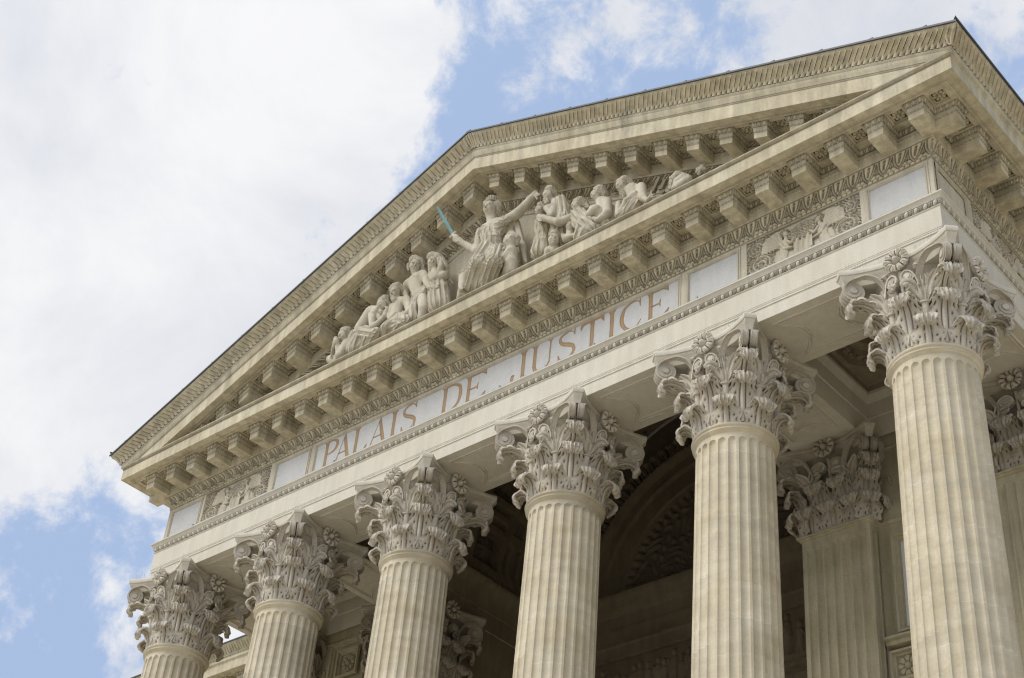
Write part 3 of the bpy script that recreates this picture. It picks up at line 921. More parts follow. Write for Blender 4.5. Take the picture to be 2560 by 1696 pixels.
def letA(xa, xl, xr):
    s = [[(xa-.005, 1.02), (xa+.01, 1.02), (xr+.035, 0), (xr-.05, 0), (xa-.03, .86)]]
    s += [[(xa-.005, 1.02), (xa-.028, .9), (xl-.018, 0), (xl+.012, 0)]]
    s += [[(xl+.055, .345), (xr-.07, .345), (xr-.06, .30), (xl+.05, .30)]]
    s += [[(xl-.06, 0), (xl+.06, 0), (xl+.01, .035), (xl-.02, .035)], [(xr-.10, 0), (xr+.09, 0), (xr+.03, .04), (xr-.05, .04)]]
    return s
def letS(x0, x1):
    w = x1-x0; m = (x0+x1)/2
    s = ribbon([(x1-.04, .86), (x1-.09, .96), (m, .985), (x0+.045, .90), (x0+.03, .74), (x0+.09, .60), (m+.03, .50), (x1-.05, .38), (x1-.03, .20), (x1-.09, .06), (m-.03, .01), (x0+.05, .06), (x0+.015, .18)],
               [.012, .02, .03, .045, .055, .065, .075, .065, .055, .04, .03, .02, .012], 44)
    s += [[(x1-.045, .99), (x1-.02, 1.02), (x1-.02, .78), (x1-.04, .80)], [(x0, .0), (x0-.005, .24), (x0+.02, .22), (x0+.035, .06)]]
    return s
LET = [
 stem(-3.645)+ribbon([(-3.62, .975), (-3.50, .985), (-3.405, .90), (-3.385, .74), (-3.43, .58), (-3.53, .50), (-3.62, .50)], [.02, .03, .06, .07, .055, .03, .02]),
 letA(-3.197, -3.36, -3.055),
 stem(-2.888)+[[(-2.888, 0), (-2.64, 0), (-2.595, .20), (-2.612, .20), (-2.68, .06), (-2.888, .05)]],
 letA(-2.335, -2.515, -2.185),
 stem(-1.985), letS(-1.785, -1.448),
 stem(-.805)+ribbon([(-.78, .975), (-.62, .975), (-.49, .84), (-.455, .55), (-.49, .22), (-.62, .03), (-.78, .025)], [.025, .035, .06, .075, .06, .035, .02], 30),
 letE(-.272, .36),
 stem(.897, foot=True)[:1]+ribbon([(.897, .12), (.88, -.10), (.80, -.2), (.70, -.05)], [.07, .05, .035, .02])+[[(.66, .06), (.64, .16), (.66, .27), (.70, .30), (.73, .24), (.71, .2), (.70, .08)]],
 [[(1.065, 1.0), (1.215, 1.0), (1.17, .93), (1.17, .2), (1.10, .2), (1.10, .93)], [(1.39, 1.0), (1.50, 1.0), (1.462, .94), (1.455, .18), (1.43, .18), (1.435, .94)]]+ribbon([(1.135, .22), (1.17, .07), (1.27, .0), (1.38, .06), (1.442, .2)], [.07, .06, .035, .03, .025]),
 letS(1.62, 1.965),
 stem(2.285)+[[(2.05, .98), (2.07, 1.03), (2.5, 1.03), (2.515, .98), (2.515, .78), (2.50, .80), (2.45, .945), (2.12, .945), (2.07, .80), (2.055, .78)]],
 stem(2.668),
 ribbon([(3.20, .84), (3.16, .95), (3.05, .985), (2.92, .88), (2.865, .62), (2.87, .34), (2.95, .10), (3.06, .01), (3.15, .06), (3.225, .24)], [.012, .02, .03, .055, .075, .075, .055, .035, .022, .01], 40)+[[(3.19, 1.0), (3.212, 1.0), (3.212, .72), (3.195, .74)]],
 letE(3.402, .315),
]
import bmesh
for w0, w1 in ((0, 6), (6, 8), (8, 15)):      # PALAIS / DE / JUSTICE
    lm = MB()
    for gl in LET[w0:w1]:
        for pi, p in enumerate(gl):
            V = [(x, -.524-.0004*(pi % 4), BASE+CAPH*h) for x, h in p]
            n = len(V)
            lm.add(V+[(a, b+.004, c) for a, b, c in V], [np.arange(n).reshape(1, -1), np.array([(i, (i+1) % n, (i+1) % n+n, i+n) for i in range(n)])])
    o = sub('inscription_lettering', lm, M['gold'], frieze, 0)
    bm = bmesh.new(); bm.from_mesh(o.data); bmesh.ops.triangulate(bm, faces=[f for f in bm.faces if len(f.verts) > 4]); bm.to_mesh(o.data); bm.free()
# zinc flashing along the foot of the frieze
zn = MB()
zn.box(-7.35, 7.55, -.60, -.545, .823, .902)
for x in np.arange(-7.1, 7.5, 1.9): zn.box(x-.012, x+.012, -.612, -.55, .8225, .93)
part('zinc_flashing', zn, M['zinc'])

# ------------------------------------------------------------------ cornice
DR = 5.41-2.134      # lift of the raking cornice at the apex
ZS = 2.134           # soffit of the corona
bed_prof = [(.548, 1.618), (.556, 1.66), (.585, 1.74), (.632, 1.80), (.648, 1.812)]
bead_prof = [(.541, 1.577), (.556, 1.597), (.541, 1.617)]
wall_prof = [(.648, 1.8121), (.660, 1.8125), (.660, 1.945), (.666, 1.946), (.666, 1.985), (.660, 1.986), (.660, 2.05)]
topm_prof = [(.664, 2.052), (.676, 2.085), (.700, 2.130)]
cor = MB()
sweep(cor, [(.54, 1.575), (.542, 1.577)], yb)
sweep(cor, bed_prof, yb, segs=(0,)); sweep(cor, bead_prof, yb, segs=(0,))
sweep(cor, wall_prof, yb); sweep(cor, topm_prof, yb, segs=(0,))
CORONA = [(1.307, ZS), (1.307, 2.345)]
DRIP = [(1.19, ZS), (1.20, ZS-.012), (1.225, ZS-.012), (1.235, ZS)]
sweep(cor, CORONA, yb)
RIDGE = [(1.115, ZS+.003), (1.118, ZS-.012), (1.145, ZS-.014), (1.152, ZS-.006), (1.185, ZS-.005), (1.188, ZS+.003)]
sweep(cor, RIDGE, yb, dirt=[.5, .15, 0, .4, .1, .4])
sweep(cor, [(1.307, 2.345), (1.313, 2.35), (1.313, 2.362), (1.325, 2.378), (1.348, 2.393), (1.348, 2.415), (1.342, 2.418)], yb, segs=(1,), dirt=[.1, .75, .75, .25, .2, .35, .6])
cor.add([(-(XE+1.342), -1.342, 2.418), (XE+1.342, -1.342, 2.418), (XE+.5, -.5, 2.45), (-(XE+.5), -.5, 2.45)], [np.array([(0, 1, 2, 3)])])
side_lip = [(1.307, 2.345), (1.313, 2.35), (1.313, 2.362), (1.325, 2.378), (1.348, 2.393), (1.348, 2.415), (1.348, 2.455), (1.362, 2.471)]
sweep(cor, side_lip, yb, segs=(0, 2))

def soffit(mb, holes, x0, x1, o0, o1, h0, h1, z, depth, ymap):
    """strip with square sunk coffers: x along, o outward; ymap(x, o, z)->xyz"""
    xs = sorted({x0, x1, 0.0 if x0 < 0 < x1 else x0} | {h-h_w for h in holes} | {h+h_w for h in holes})
    os_ = [o0, h0, h1, o1]
    def q(a, b, c, d, gr=0): mb.add([ymap(*p) for p in (a, b, c, d)], [np.array([(0, 1, 2, 3)])], [gr]*4)
    for xa, xb in zip(xs[:-1], xs[1:]):
        hole = any(abs((xa+xb)/2-h) < h_w for h in holes)
        for k in range(3):
            oa, ob = os_[k], os_[k+1]
            if hole and k == 1: continue
            q((xa, oa, z), (xb, oa, z), (xb, ob, z), (xa, ob, z))
    for h in holes:
        a, b = h-h_w, h+h_w
        st = .022
        for (ins, za, zb_) in ((0, z, z+depth*.45), (st, z+depth*.45, z+depth)):
            a1, b1, c1, d1 = a+ins, b-ins, h0+ins, h1-ins
            ring = [(a1, c1), (b1, c1), (b1, d1), (a1, d1)]
            for i in range(4):
                p, r = ring[i], ring[(i+1) % 4]
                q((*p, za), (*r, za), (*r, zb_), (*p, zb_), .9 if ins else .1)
            if ins:
                o_ = [(a, h0), (b, h0), (b, h1), (a, h1)]
                for i in range(4):
                    q((*o_[i], za), (*o_[(i+1) % 4], za), (*ring[(i+1) % 4], za), (*ring[i], za))
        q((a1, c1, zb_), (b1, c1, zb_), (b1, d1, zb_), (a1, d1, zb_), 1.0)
h_w = .108
holesF = [j*SP for j in range(-14, 15)]
Wc = XE+1.307
soffit(cor, holesF, -Wc, Wc, .66, 1.307, .83, 1.045, ZS, .075, lambda x, o, z: (x, -o, z))
holesS = [-.325+SP*j for j in range(0, 10)]
for sx in (1, -1):
    soffit(cor, holesS, -.659, yb, .66, 1.307, .83, 1.045, ZS, .075, lambda y, o, z, sx=sx: (sx*(XE+o), y, z))
cornice = part('cornice', cor, M['cornice'])
bm_ = MB()
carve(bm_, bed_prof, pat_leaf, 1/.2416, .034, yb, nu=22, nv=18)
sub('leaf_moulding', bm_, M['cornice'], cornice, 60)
be = MB(); carve(be, bead_prof, pat_bead, 1/.0805, .022, yb, nu=8, nv=7)
sub('bead_moulding', be, M['cornice'], cornice, 70)
wm = MB()
carve(wm, [(.660, 1.947), (.660, 1.984)], pat_rib, 1/.062, .016, yb, nu=7, nv=5)
carve(wm, topm_prof, pat_egg, 1/.0863, .022, yb, nu=9, nv=7)
sub('egg_and_dart_moulding', wm, M['cornice'], cornice, 60)

def modillion():
    """bracket under the corona; local frame: centre of its root, -y outward, z = 0 at its underside"""
    mb = MB(); w, y0, y1 = .1125, .02, -.395
    U = lambda o, z0, z1: np.array([[(-w-o, y0, z), (-w-o, y1-o, z), (w+o, y1-o, z), (w+o, y0, z)] for z in (z0, z1)])
    mb.add([(-w, y0, 0), (w, y0, 0), (w, y1, 0), (-w, y1, 0)], [np.array([(0, 1, 2, 3)])])
    mb.grid(U(0, 0, .100)); mb.grid(U(.008, .1305, .207))
    mb.grid(np.array([U(0, .1, .1)[0], U(.008, .101, .101)[0]])); mb.grid(U(.003, .10, .131)); mb.grid(np.array([U(.012, .207, .207)[0], U(.045, .283, .283)[0]]))
    def band(prof, pat, per, amp, nu, nv):
        prof = np.asarray(prof); v = np.linspace(0, 1, nv)
        o = np.interp(v, np.linspace(0, 1, len(prof)), prof[:, 0]); z = np.interp(v, np.linspace(0, 1, len(prof)), prof[:, 1])
        for a, b, out in (((-1, y0), (-1, 1), (-1, 0)), ((-1, 1), (1, 1), (0, -1)), ((1, 1), (1, y0), (1, 0))):
            def pos(c): return np.array([(c[0]*(w+oo), (y1-oo) if c[1] == 1 else c[1]) for oo in o])
            A, B_ = pos(a), pos(b); L = np.linalg.norm(B_[0]-A[0]); n = max(2, round(L/per)); s = np.linspace(0, 1, n*nu+1)
            UU, VV = np.meshgrid((s*n) % 1, v, indexing='ij'); H, G = pat(UU, VV)
            XY = A[None]*(1-s)[:, None, None]+B_[None]*s[:, None, None]+(H*amp)[..., None]*np.array(out, float)
            mb.grid(np.concatenate([XY, np.broadcast_to(z[None, :, None], H.shape+(1,))], -1), G)
    band([(0, .102), (0, .129)], pat_rib, .056, .014, 6, 5)
    band([(.012, .208), (.022, .245), (.045, .283)], pat_egg, .0863, .020, 9, 7)
    return mb
MOD = modillion()
MODME = MOD.mesh('modillion', 40)
ZM = 1.85
for j in range(-14, 14):
    x = (j+.5)*SP
    place('modillion', MODME, M['cornice'], cornice, loc=(x, -.66, ZM))
for sx in (1, -1):
    for j in range(0, 9):
        y = -.627+SP*j
        place('modillion', MODME, M['cornice'], cornice, loc=(sx*(XE+.66), y, ZM+(.003 if j == 0 else 0)), rotz=sx*PI/2)
def coffer_flower():
    mb = MB(); flower(mb, .090, 8, .05, .28, 11, .9)
    mb.xf(Matrix.Rotation(PI/2, 4, 'X'))    # face down
    return mb
CF = coffer_flower(); CFM = CF.mesh('coffer_rosette', 60)
for h in holesF: place('coffer_rosette', CFM, M['cornice'], cornice, loc=(h, -.9375, ZS+.06))
for sx in (1, -1):
    for h in holesS: place('coffer_rosette', CFM, M['cornice'], cornice, loc=(sx*(XE+.9375), h, ZS+.06))

# ------------------------------------------------------------------ pediment
def rsweep(mb, prof, dz=DR, n=2, dirt=None):
    """raking plain moulding, from eave to eave over the apex"""
    cols = []
    for s in np.linspace(-1, 1, 2*n+1):
        cols.append([(s*min(XE+o, (z+dz-LEDGE)/T), -o, z) for o, z in prof])
    mb.grid(rk(np.array(cols), dz), np.tile(np.asarray(dirt, float), (2*n+1, 1)) if dirt else None, flip=True)
ty = MB()
ty.add([(-8.05, -.54, 2.40), (8.05, -.54, 2.40), (0, -.54, 2.40+3.1)], [np.array([(0, 1, 2)])])
pediment = part('pediment', ty, M['tymp'])
rc = MB()
rsweep(rc, wall_prof); rsweep(rc, [(.542, 1.50), (.560, 1.51), (.560, 1.575), (.542, 1.577)])
rsweep(rc, CORONA); rsweep(rc, RIDGE, dirt=[.5, .15, 0, .4, .1, .4])
RLIP = [(1.307, 2.389), (1.315, 2.396), (1.315, 2.425), (1.322, 2.430), (1.330, 2.470), (1.350, 2.510), (1.352, 2.535), (1.346, 2.54), (1.346, 2.560), (1.36, 2.594)]
rsweep(rc, [(1.307, 2.345), (1.307, 2.389)]); rsweep(rc, RLIP, dirt=[.1, .6, .6, .2, .1, .1, .2, .6, .4, .1])
holesR = [j*SP for j in range(-12, 13) if j]
soffit(rc, holesR, -7.82, 7.82, .66, 1.307, .83, 1.045, ZS, .075, lambda x, o, z: (x, -o, z+DR-T*abs(x)))
raking = sub('raking_cornice', rc, M['cornice'], pediment)
rl = MB()
carve(rl, bed_prof, pat_leaf, 1/.2416, .034, yb, nu=22, nv=18, segs=(1,), rake=DR)
carve(rl, bead_prof, pat_bead, 1/.0805, .022, yb, nu=8, nv=7, segs=(1,), rake=DR)
sub('leaf_moulding', rl, M['cornice'], pediment, 60)
rw = MB()
carve(rw, [(.660, 1.947), (.660, 1.984)], pat_rib, 1/.062, .016, yb, nu=7, nv=5, segs=(1,), rake=DR)
carve(rw, topm_prof, pat_egg, 1/.0863, .022, yb, nu=9, nv=7, segs=(1,), rake=DR)
sub('egg_and_dart_moulding', rw, M['cornice'], pediment, 60)
# sheared brackets, one mesh for each slope
for sg in (-1, 1):
    q = MB(); q.merge(MOD, lambda V: V + np.stack([0*V[:, 0], 0*V[:, 0], -T*sg*V[:, 0]], -1))
    me = q.mesh('modillion', 40)
    f = MB(); f.merge(CF, lambda V: V + np.stack([0*V[:, 0], 0*V[:, 0], -T*sg*V[:, 0]], -1))
    fme = f.mesh('coffer_rosette', 60)
    for j in range(0, 12):
        x = sg*(j+.5)*SP
        place('modillion', me, M['cornice'], pediment, loc=(x, -.66, ZM+DR-T*abs(x)))
    for j in range(1, 12):
        x = sg*j*SP
        place('coffer_rosette', fme, M['cornice'], pediment, loc=(x, -.9375, ZS+.06+DR-T*abs(x)))
# gutter moulding with carved tongues: raking on the front, level on the flanks
SIMA = [(1.362, 2.598), (1.372, 2.63), (1.405, 2.68), (1.46, 2.735), (1.508, 2.785), (1.522, 2.815)]
sm = MB()
carve(sm, SIMA, pat_tongue, 1/.0905, .024, yb, nu=12, nv=14, segs=(1,), rake=DR)
rsweep(sm, [(1.522, 2.815), (1.53, 2.817), (1.53, 2.842)])
flank = [(o, z-.122) for o, z in SIMA]
carve(sm, flank, pat_tongue, 1/.0905, .024, yb, nu=12, nv=14, segs=(2,))
sweep(sm, flank, yb, segs=(0,))
sweep(sm, [(1.522, 2.693), (1.53, 2.695), (1.53, 2.722)], yb, segs=(0, 2))
# palmette leaves on the corners and at the apex
for sx in (-1, 1):
    ps = np.array([(sx*(XE+o), -o, z-.0) for o, z in flank])
    sm.tube(ps+np.array([sx*.010, -.010, 0]), [.02, .022, .025, .025, .02, .014], 8)
    for k in (-1, 1):
        q = ps.copy()
        d = np.array([-sx, 0, T]) if k < 0 else np.array([0, 1, 0])
        for j, s in enumerate(np.array([.02, .05, .075, .085, .085, .07])): q[j] += d*s
        sm.tube(q+np.array([sx*.01, -.01, 0]), [.014, .018, .02, .018, .014, .01], 7)
ap = rk(np.array([(0, -o-.012, z) for o, z in SIMA]), DR); sm.tube(ap, [.02, .022, .026, .026, .022, .014], 8)
for sx in (-1, 1):
    for s0 in (.045, .095):
        q = rk(np.array([(sx*s0*k, -o-.012, z) for (o, z), k in zip(SIMA, (.3, .7, 1, 1.1, 1.15, 1.0))]), DR); sm.tube(q, [.012, .016, .02, .02, .016, .01], 7)
gutter = sub('gutter_moulding', sm, M['cornice'], pediment, 50)
ld = MB()
cols = []
for s in np.linspace(-1, 1, 41):
    cols.append([(s*(XE+o), -o, z) for o, z in [(1.53, 2.842), (1.556, 2.838), (1.558, 2.868), (1.40, 2.885), (.4, 2.905)]])
ld.grid(rk(np.array(cols), DR), flip=True)
sweep(ld, [(1.53, 2.722), (1.556, 2.718), (1.558, 2.748), (1.40, 2.76)], yb, segs=(0, 2))
# short pieces of flashing standing up along the edge
for s in np.linspace(-.95, .95, 23):
    x = s*(XE+1.55); z = 2.868+DR-T*abs(x)
    ld.box(x-.05, x+.05, -1.55, -1.52, z-.01, z+.016)
# clamp on the ridge
zt = 2.87+DR
ld.box(-.07, .03, -1.5, -1.35, zt-.03, zt+.05); ld.box(-.16, -.11, -1.52, -1.42, zt-.09, zt+.02)
sub('edge_flashing', ld, M['lead'], pediment)
rf = MB()
for sx in (-1, 1):
    rf.add([(0, -1.4, 6.14), (sx*(XE+1.5), -1.4, 6.14-T*(XE+1.5)), (sx*(XE+1.5), 16, 6.14-T*(XE+1.5)), (0, 16, 6.14)], [np.array([(0, 1, 2, 3)])])
rf.add([(-(XE+1.4), 16, 2.6), (XE+1.4, 16, 2.6), (0, 16, 6.1)], [np.array([(0, 1, 2)])])
part('roof', rf, M['roofm'])

# ------------------------------------------------------------------ porch: ceilings, vault, walls
def wall_panel(mb, x0, x1, z0, z1, y, pr=((0, 0), (.015, -.04), (.045, -.04), (.055, .01), (.085, .01), (.095, .05), (.12, .06))):
    P = [[(x0+d, y+e, z0+d), (x1-d, y+e, z0+d), (x1-d, y+e, z1-d), (x0+d, y+e, z1-d)] for d, e in pr]
    P = np.array(P); mb.grid(P, cv=True); mb.poly(P[-1])
for (a, b) in bays:
    cm = (a+b)/2
    ce = MB()
    y0, y1, z = BK-.1, 2.72+.1, .80
    cy = (BK+2.72)/2
    sx_, sy_ = (b-a)/2-.09, (2.72-BK)/2-.09
    def octa(r, z): return [(cm+sx_*r*math.cos(PI/8+k*PI/4)/math.cos(PI/8), cy+sy_*r*math.sin(PI/8+k*PI/4)/math.cos(PI/8), z) for k in range(8)]
    t8 = math.tan(PI/8)
    sq = [(1, t8), (t8, 1), (-t8, 1), (-1, t8), (-1, -t8), (-t8, -1), (t8, -1), (1, -t8)]
    sqr = lambda r, z: [(cm+sx_*r*u, cy+sy_*r*v, z) for u, v in [(1, 1), (1, 1), (-1, 1), (-1, 1), (-1, -1), (-1, -1), (1, -1), (1, -1)]]
    rings = [sqr(1.0, .80), sqr(1.0, .90), sqr(.96, .92), octa(.92, .92), octa(.90, 1.02), octa(.80, 1.03), octa(.78, 1.12), octa(.60, 1.13), octa(.58, 1.22), octa(.40, 1.23)]
    ce.grid(np.array(rings), cv=True); ce.poly(rings[-1])
    n = 40
    for k in range(n):
        t = 2*PI*k/n; q = np.array([cm+sx_*.86*math.cos(t), cy+sy_*.86*math.sin(t), 1.0])
        ce.tube([q+[0, 0, .03], q-[0, 0, .01], q-[0, 0, .022]], [.03, .035, .012], 7)
    fl = MB(); flower(fl, .33, 8, .12, .3, 12, .5); fl.xf(Matrix.Translation((cm, cy, 1.23)) @ Matrix.Rotation(PI/2, 4, 'X'))
    ce.merge(fl)
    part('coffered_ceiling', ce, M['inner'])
    w = MB(); yw = 2.74
    w.box(a-.2, b+.2, yw+.045, yw+.4, -13.4, .05)
    for prw in ([(0, -.17), (.02, -.17), (.035, -.20), (.02, -.23), (0, -.235)], [(0, -1.43), (.04, -1.435), (.05, -1.46), (.03, -1.49), (0, -1.505)]):
        w.grid(np.array([[(a-.1, yw+.045-o, z), (b+.1, yw+.045-o, z)] for o, z in prw]))
    wall_panel(w, cm-.52, cm+.52, -1.25, -.27, yw-.02); wall_panel(w, cm-.30, cm+.30, -1.04, -.46, yw-.03)
    wall_panel(w, cm-.72, cm+.72, -3.27, -1.72, yw-.02)
    # hood with square rosette frames below the tall panel
    for prw in ([(0, -3.30), (.16, -3.31), (.17, -3.35), (.12, -3.37), (.10, -3.42), (.0, -3.44)],):
        w.grid(np.array([[(cm-.90, yw+.045-o, z), (cm+.90, yw+.045-o, z)] for o, z in prw]))
        for sx in (-1, 1): w.poly([(cm+sx*.90, yw+.045-o, z) for o, z in prw])
    for sx in (-1, 1):
        wall_panel(w, cm+sx*.64-.24, cm+sx*.64+.24, -3.97, -3.49, yw-.02)
        rr = MB(); flower(rr, .15, 8, .05, .3, 9, .6); rr.xf(Matrix.Translation((cm+sx*.64, yw+.035, -3.73))); w.merge(rr)
    rr = MB(); flower(rr, .17, 8, .08, .3, 11, 1.0); rr.xf(Matrix.Translation((cm, yw+.025, -.75))); w.merge(rr)
    part('porch_wall', w, M['pier'])
    mp_ = MB(); mp_.box(cm-.605, cm+.605, yw+.028, yw+.05, -3.155, -1.835); part('marble_panel', mp_, M['marble'])

RV, ZV = 3.93, .95
va = MB()
nphi, ny = 270, 150
ph = np.linspace(0, PI, nphi); yy = np.linspace(BK+.02, YB, ny)
PH, YY = np.meshgrid(ph, yy, indexing='ij')
u = (PH/PI*9) % 1; v = ((YY-BK)/(YB-BK)*4) % 1
du, dv = np.minimum(u, 1-u), np.minimum(v, 1-v)
def inset(d, a, b): return sstep(a, a+.02, d)*(1-sstep(b-.02, b, d))
big = sstep(.24, .26, du)*sstep(.24, .26, dv)*.10 + sstep(.30, .32, du)*sstep(.30, .32, dv)*.05
strip = inset(du, .04, .16)*sstep(.26, .28, dv)*.05 + inset(dv, .04, .16)*sstep(.26, .28, du)*.05
small = sstep(.05, .07, .17-du)*sstep(.05, .07, .17-dv)*.06
rr_ = np.hypot(u-.5, v-.5); an = np.arctan2(v-.5, u-.5)
ros = .09*np.sqrt(np.clip(1-(rr_/(.17+.015*np.cos(8*an)))**2, 0, 1))*(.75+.25*np.cos(8*an))
carv = .02*np.clip(np.sin(u*60)*np.sin(v*60), 0, 1)*(strip > .04)
R = RV + big + strip + small - ros - carv
va.grid(np.stack([R*np.cos(PH), YY, ZV+R*np.sin(PH)], -1), np.clip((big+strip+small-ros)*4, 0, .5))
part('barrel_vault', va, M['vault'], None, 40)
# back wall with arch mouldings and lunette
bw = MB()
nr, nt = 150, 420
r = np.linspace(.02, RV+.15, nr); t = np.linspace(0, PI, nt)
RR, TT = np.meshgrid(r, t, indexing='ij')
cnt = 54
uu = (TT/PI*cnt) % 1
band = sstep(3.42, 3.40, RR)*sstep(3.04, 3.06, RR)
tong = np.clip(1-((uu-.5)/.36)**2, 0, 1)*sstep(3.08, 3.14, RR)*sstep(3.39, 3.34, RR)
H = .10*sstep(3.52, 3.48, RR)*1 + band*.06 - band*.09*tong + band*.05*g(uu-.5, .1)
H = H - .12*sstep(3.04, 2.98, RR) - .07*sstep(2.80, 2.76, RR) - .05*sstep(2.42, 2.38, RR)
fo = sstep(2.25, 2.1, RR)*.045*np.clip(np.sin(RR*19+2.2*np.sin(TT*9))*np.sin(TT*37+2*np.sin(RR*11)), 0, 1)**.6
fan = sstep(2.3, 2.25, RR)*sstep(2.05, 2.12, RR)*.03*np.cos(TT*80)
H = H+fo+fan
bw.grid(np.stack([RR*np.cos(TT), YB-H, .75+RR*np.sin(TT)], -1), np.clip(.5-fo*6, 0, .5)*sstep(2.2, 2.1, RR)+band*.25*(1-tong))
for prw in ([(0, .60), (.02, .62), (.05, .64), (.13, .70), (.15, .78), (.22, .86), (.24, .93), (.24, .955), (0, .965)], [(.0, .60), (-.01, .57), (-.01, .34), (.02, .335), (.02, .325), (-.02, .32), (-.02, .03), (.0, .02), (.05, .0), (.05, -.03), (0, -.06), (0, -.26), (.04, -.27), (.04, -.30), (-.03, -.31)]):
    bw.grid(np.array([[(-4.0, YB-o, z), (4.0, YB-o, z)] for o, z in prw]))
bw.box(-4.0, 4.0, YB+.085, YB+.4, -13.4, .9)
for prw in ([(-.09, -1.20), (.06, -1.21), (.06, -1.29), (.02, -1.31), (.02, -1.36), (.10, -1.40), (.10, -1.46), (-.09, -1.50)],):
    bw.grid(np.array([[(-4.0, YB-o, z), (4.0, YB-o, z)] for o, z in prw]))
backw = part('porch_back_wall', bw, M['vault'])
# carved crowd under the entablature
n, m = 420, 60
x = np.linspace(-3.95, 3.95, n); z = np.linspace(-1.21, -.30, m); X, Z = np.meshgrid(x, z, indexing='ij')
pr = []
rs = np.random.default_rng(4)
for k in range(44):
    cx = -3.85+k*.178+rs.uniform(-.05, .05); hz = rs.uniform(-.74, -.42); s = rs.uniform(.72, .9)
    pr += [(cx, hz, cx+.01, hz+.04, .062*s, .06*s, 1.0), (cx, hz-.12, cx+rs.uniform(-.04, .04), hz-.36, .10*s, .09*s, .8), (cx, hz-.3, cx+rs.uniform(-.05, .05), -1.2, .10*s, .13*s, .6)]
    a = rs.uniform(-1, 1); pr += [(cx+.07*np.sign(a), hz-.12, cx+.18*a, hz-.25, .03, .03, 1.0), (cx+.18*a, hz-.25, cx+.26*a, hz-.12+rs.uniform(-.1, .1), .028, .025, 1.0)]
H = cap2(X, Z, pr)
cr = MB(); cr.grid(np.stack([X, YB+.06-H*.065-.008*np.cos(X*90)*(H < .7)*(H > .1), Z], -1), np.clip(.4-H, 0, .35))
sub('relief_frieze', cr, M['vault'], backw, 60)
iw = MB()
for sx in (-1, 1):
    xx = sx*(XI-BK)
    iw.box(min(xx+sx*.02, xx+sx*.5), max(xx+sx*.02, xx+sx*.5), YP+HW-.02, YB+.2, -13.4, .02)
    iw.grid(np.array([[(xx+sx*o, BK-.05, z), (xx+sx*o, YB+.1, z)] for o, z in [(0, 0), (0, .36), (-.02, .37), (-.02, .64), (-.05, .70), (-.07, .78), (-.14, .86), (-.16, .93), (-.16, .955), (.1, .965)]]))
    # end wall between the outer pier and the block behind
    xo = sx*XE
    iw.box(min(xo-.5, xo+.5), max(xo-.5, xo+.5), YP+HW-.02, YBODY+.1, -13.5, -.002)
    iw.box(min(sx*XI+sx*.0, sx*XI+sx*.50), max(sx*XI, sx*XI+sx*.5), 2.80, YBODY, -13.4, -.003)
iw.box(-8.0, 8.0, .545, .60, .86, 5.0)
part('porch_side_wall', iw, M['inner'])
# platform and steps
st = MB()
st.box(-8.6, 8.6, -1.1, YBODY, -13.75, -13.5)
for k in range(7): st.box(-8.6-.35*(k+1), 8.6+.35*(k+1), -1.1-.35*(k+1), YBODY, -13.5-.2*(k+2), -13.5-.2*(k+1)-.003)
part('steps', st, M['paving'])

# ------------------------------------------------------------------ block behind, with the same entablature
YW = YBODY+.54
for sx in (-1, 1):
    wg = MB(); x0, x1 = sx*8.05, sx*30
    lo, hi = min(x0, x1), max(x0, x1)
    wg.box(lo, hi, YBODY+.06, YBODY+.5, Z_G, 2.4)
    def st_sweep(prof):
        wg.grid(np.array([[(hi, YW-o, z), (lo, YW-o, z)] for o, z in prof]))
    st_sweep([(.594, 0), (.596, .21), (.606, .22), (.604, .63), (.64, .70), (.684, .80), (.52, .83)])
    st_sweep([(.54, .83), (.54, 1.575)]+bed_prof+wall_prof+topm_prof)
    st_sweep(CORONA+side_lip)
    hs = [sx*(9.4+SP*j) for j in range(0, 34)]
    soffit(wg, hs, lo, hi, .66, 1.307, .83, 1.045, ZS, .075, lambda x, o, z: (x, YW-o, z))
    st_sweep([(1.522, 2.693), (1.53, 2.695), (1.53, 2.722)])
    v = np.linspace(0, 1, 10); fo_ = np.interp(v, np.linspace(0, 1, len(flank)), [p[0] for p in flank]); fz_ = np.interp(v, np.linspace(0, 1, len(flank)), [p[1] for p in flank])
    cnt = int(abs(x1-x0)/.0905) if sx < 0 else 60
    s = np.linspace(0, 1, cnt*8+1); UU, VV = np.meshgrid((s*cnt) % 1, v, indexing='ij'); H, G = pat_tongue(UU, VV)
    X = hi+(lo-hi)*s
    wg.grid(np.stack([np.broadcast_to(X[:, None], H.shape), YW-fo_[None]-H*.025, np.broadcast_to(fz_[None], H.shape)], -1), G*.6)
    wing = part('side_wing', wg, M['cornice'])
    for h in hs[:22]:
        place('modillion', MODME, M['cornice'], wing, loc=(h+SP/2, YW-.66, ZM))
        place('coffer_rosette', CFM, M['cornice'], wing, loc=(h, YW-.9375, ZS+.06))
    wl = MB(); wl.grid(np.array([[(hi, YW-o, z), (lo, YW-o, z)] for o, z in [(1.53, 2.722), (1.556, 2.718), (1.558, 2.748), (1.40, 2.76), (-6, 4.2)]])); sub('edge_flashing', wl, M['lead'], wing)

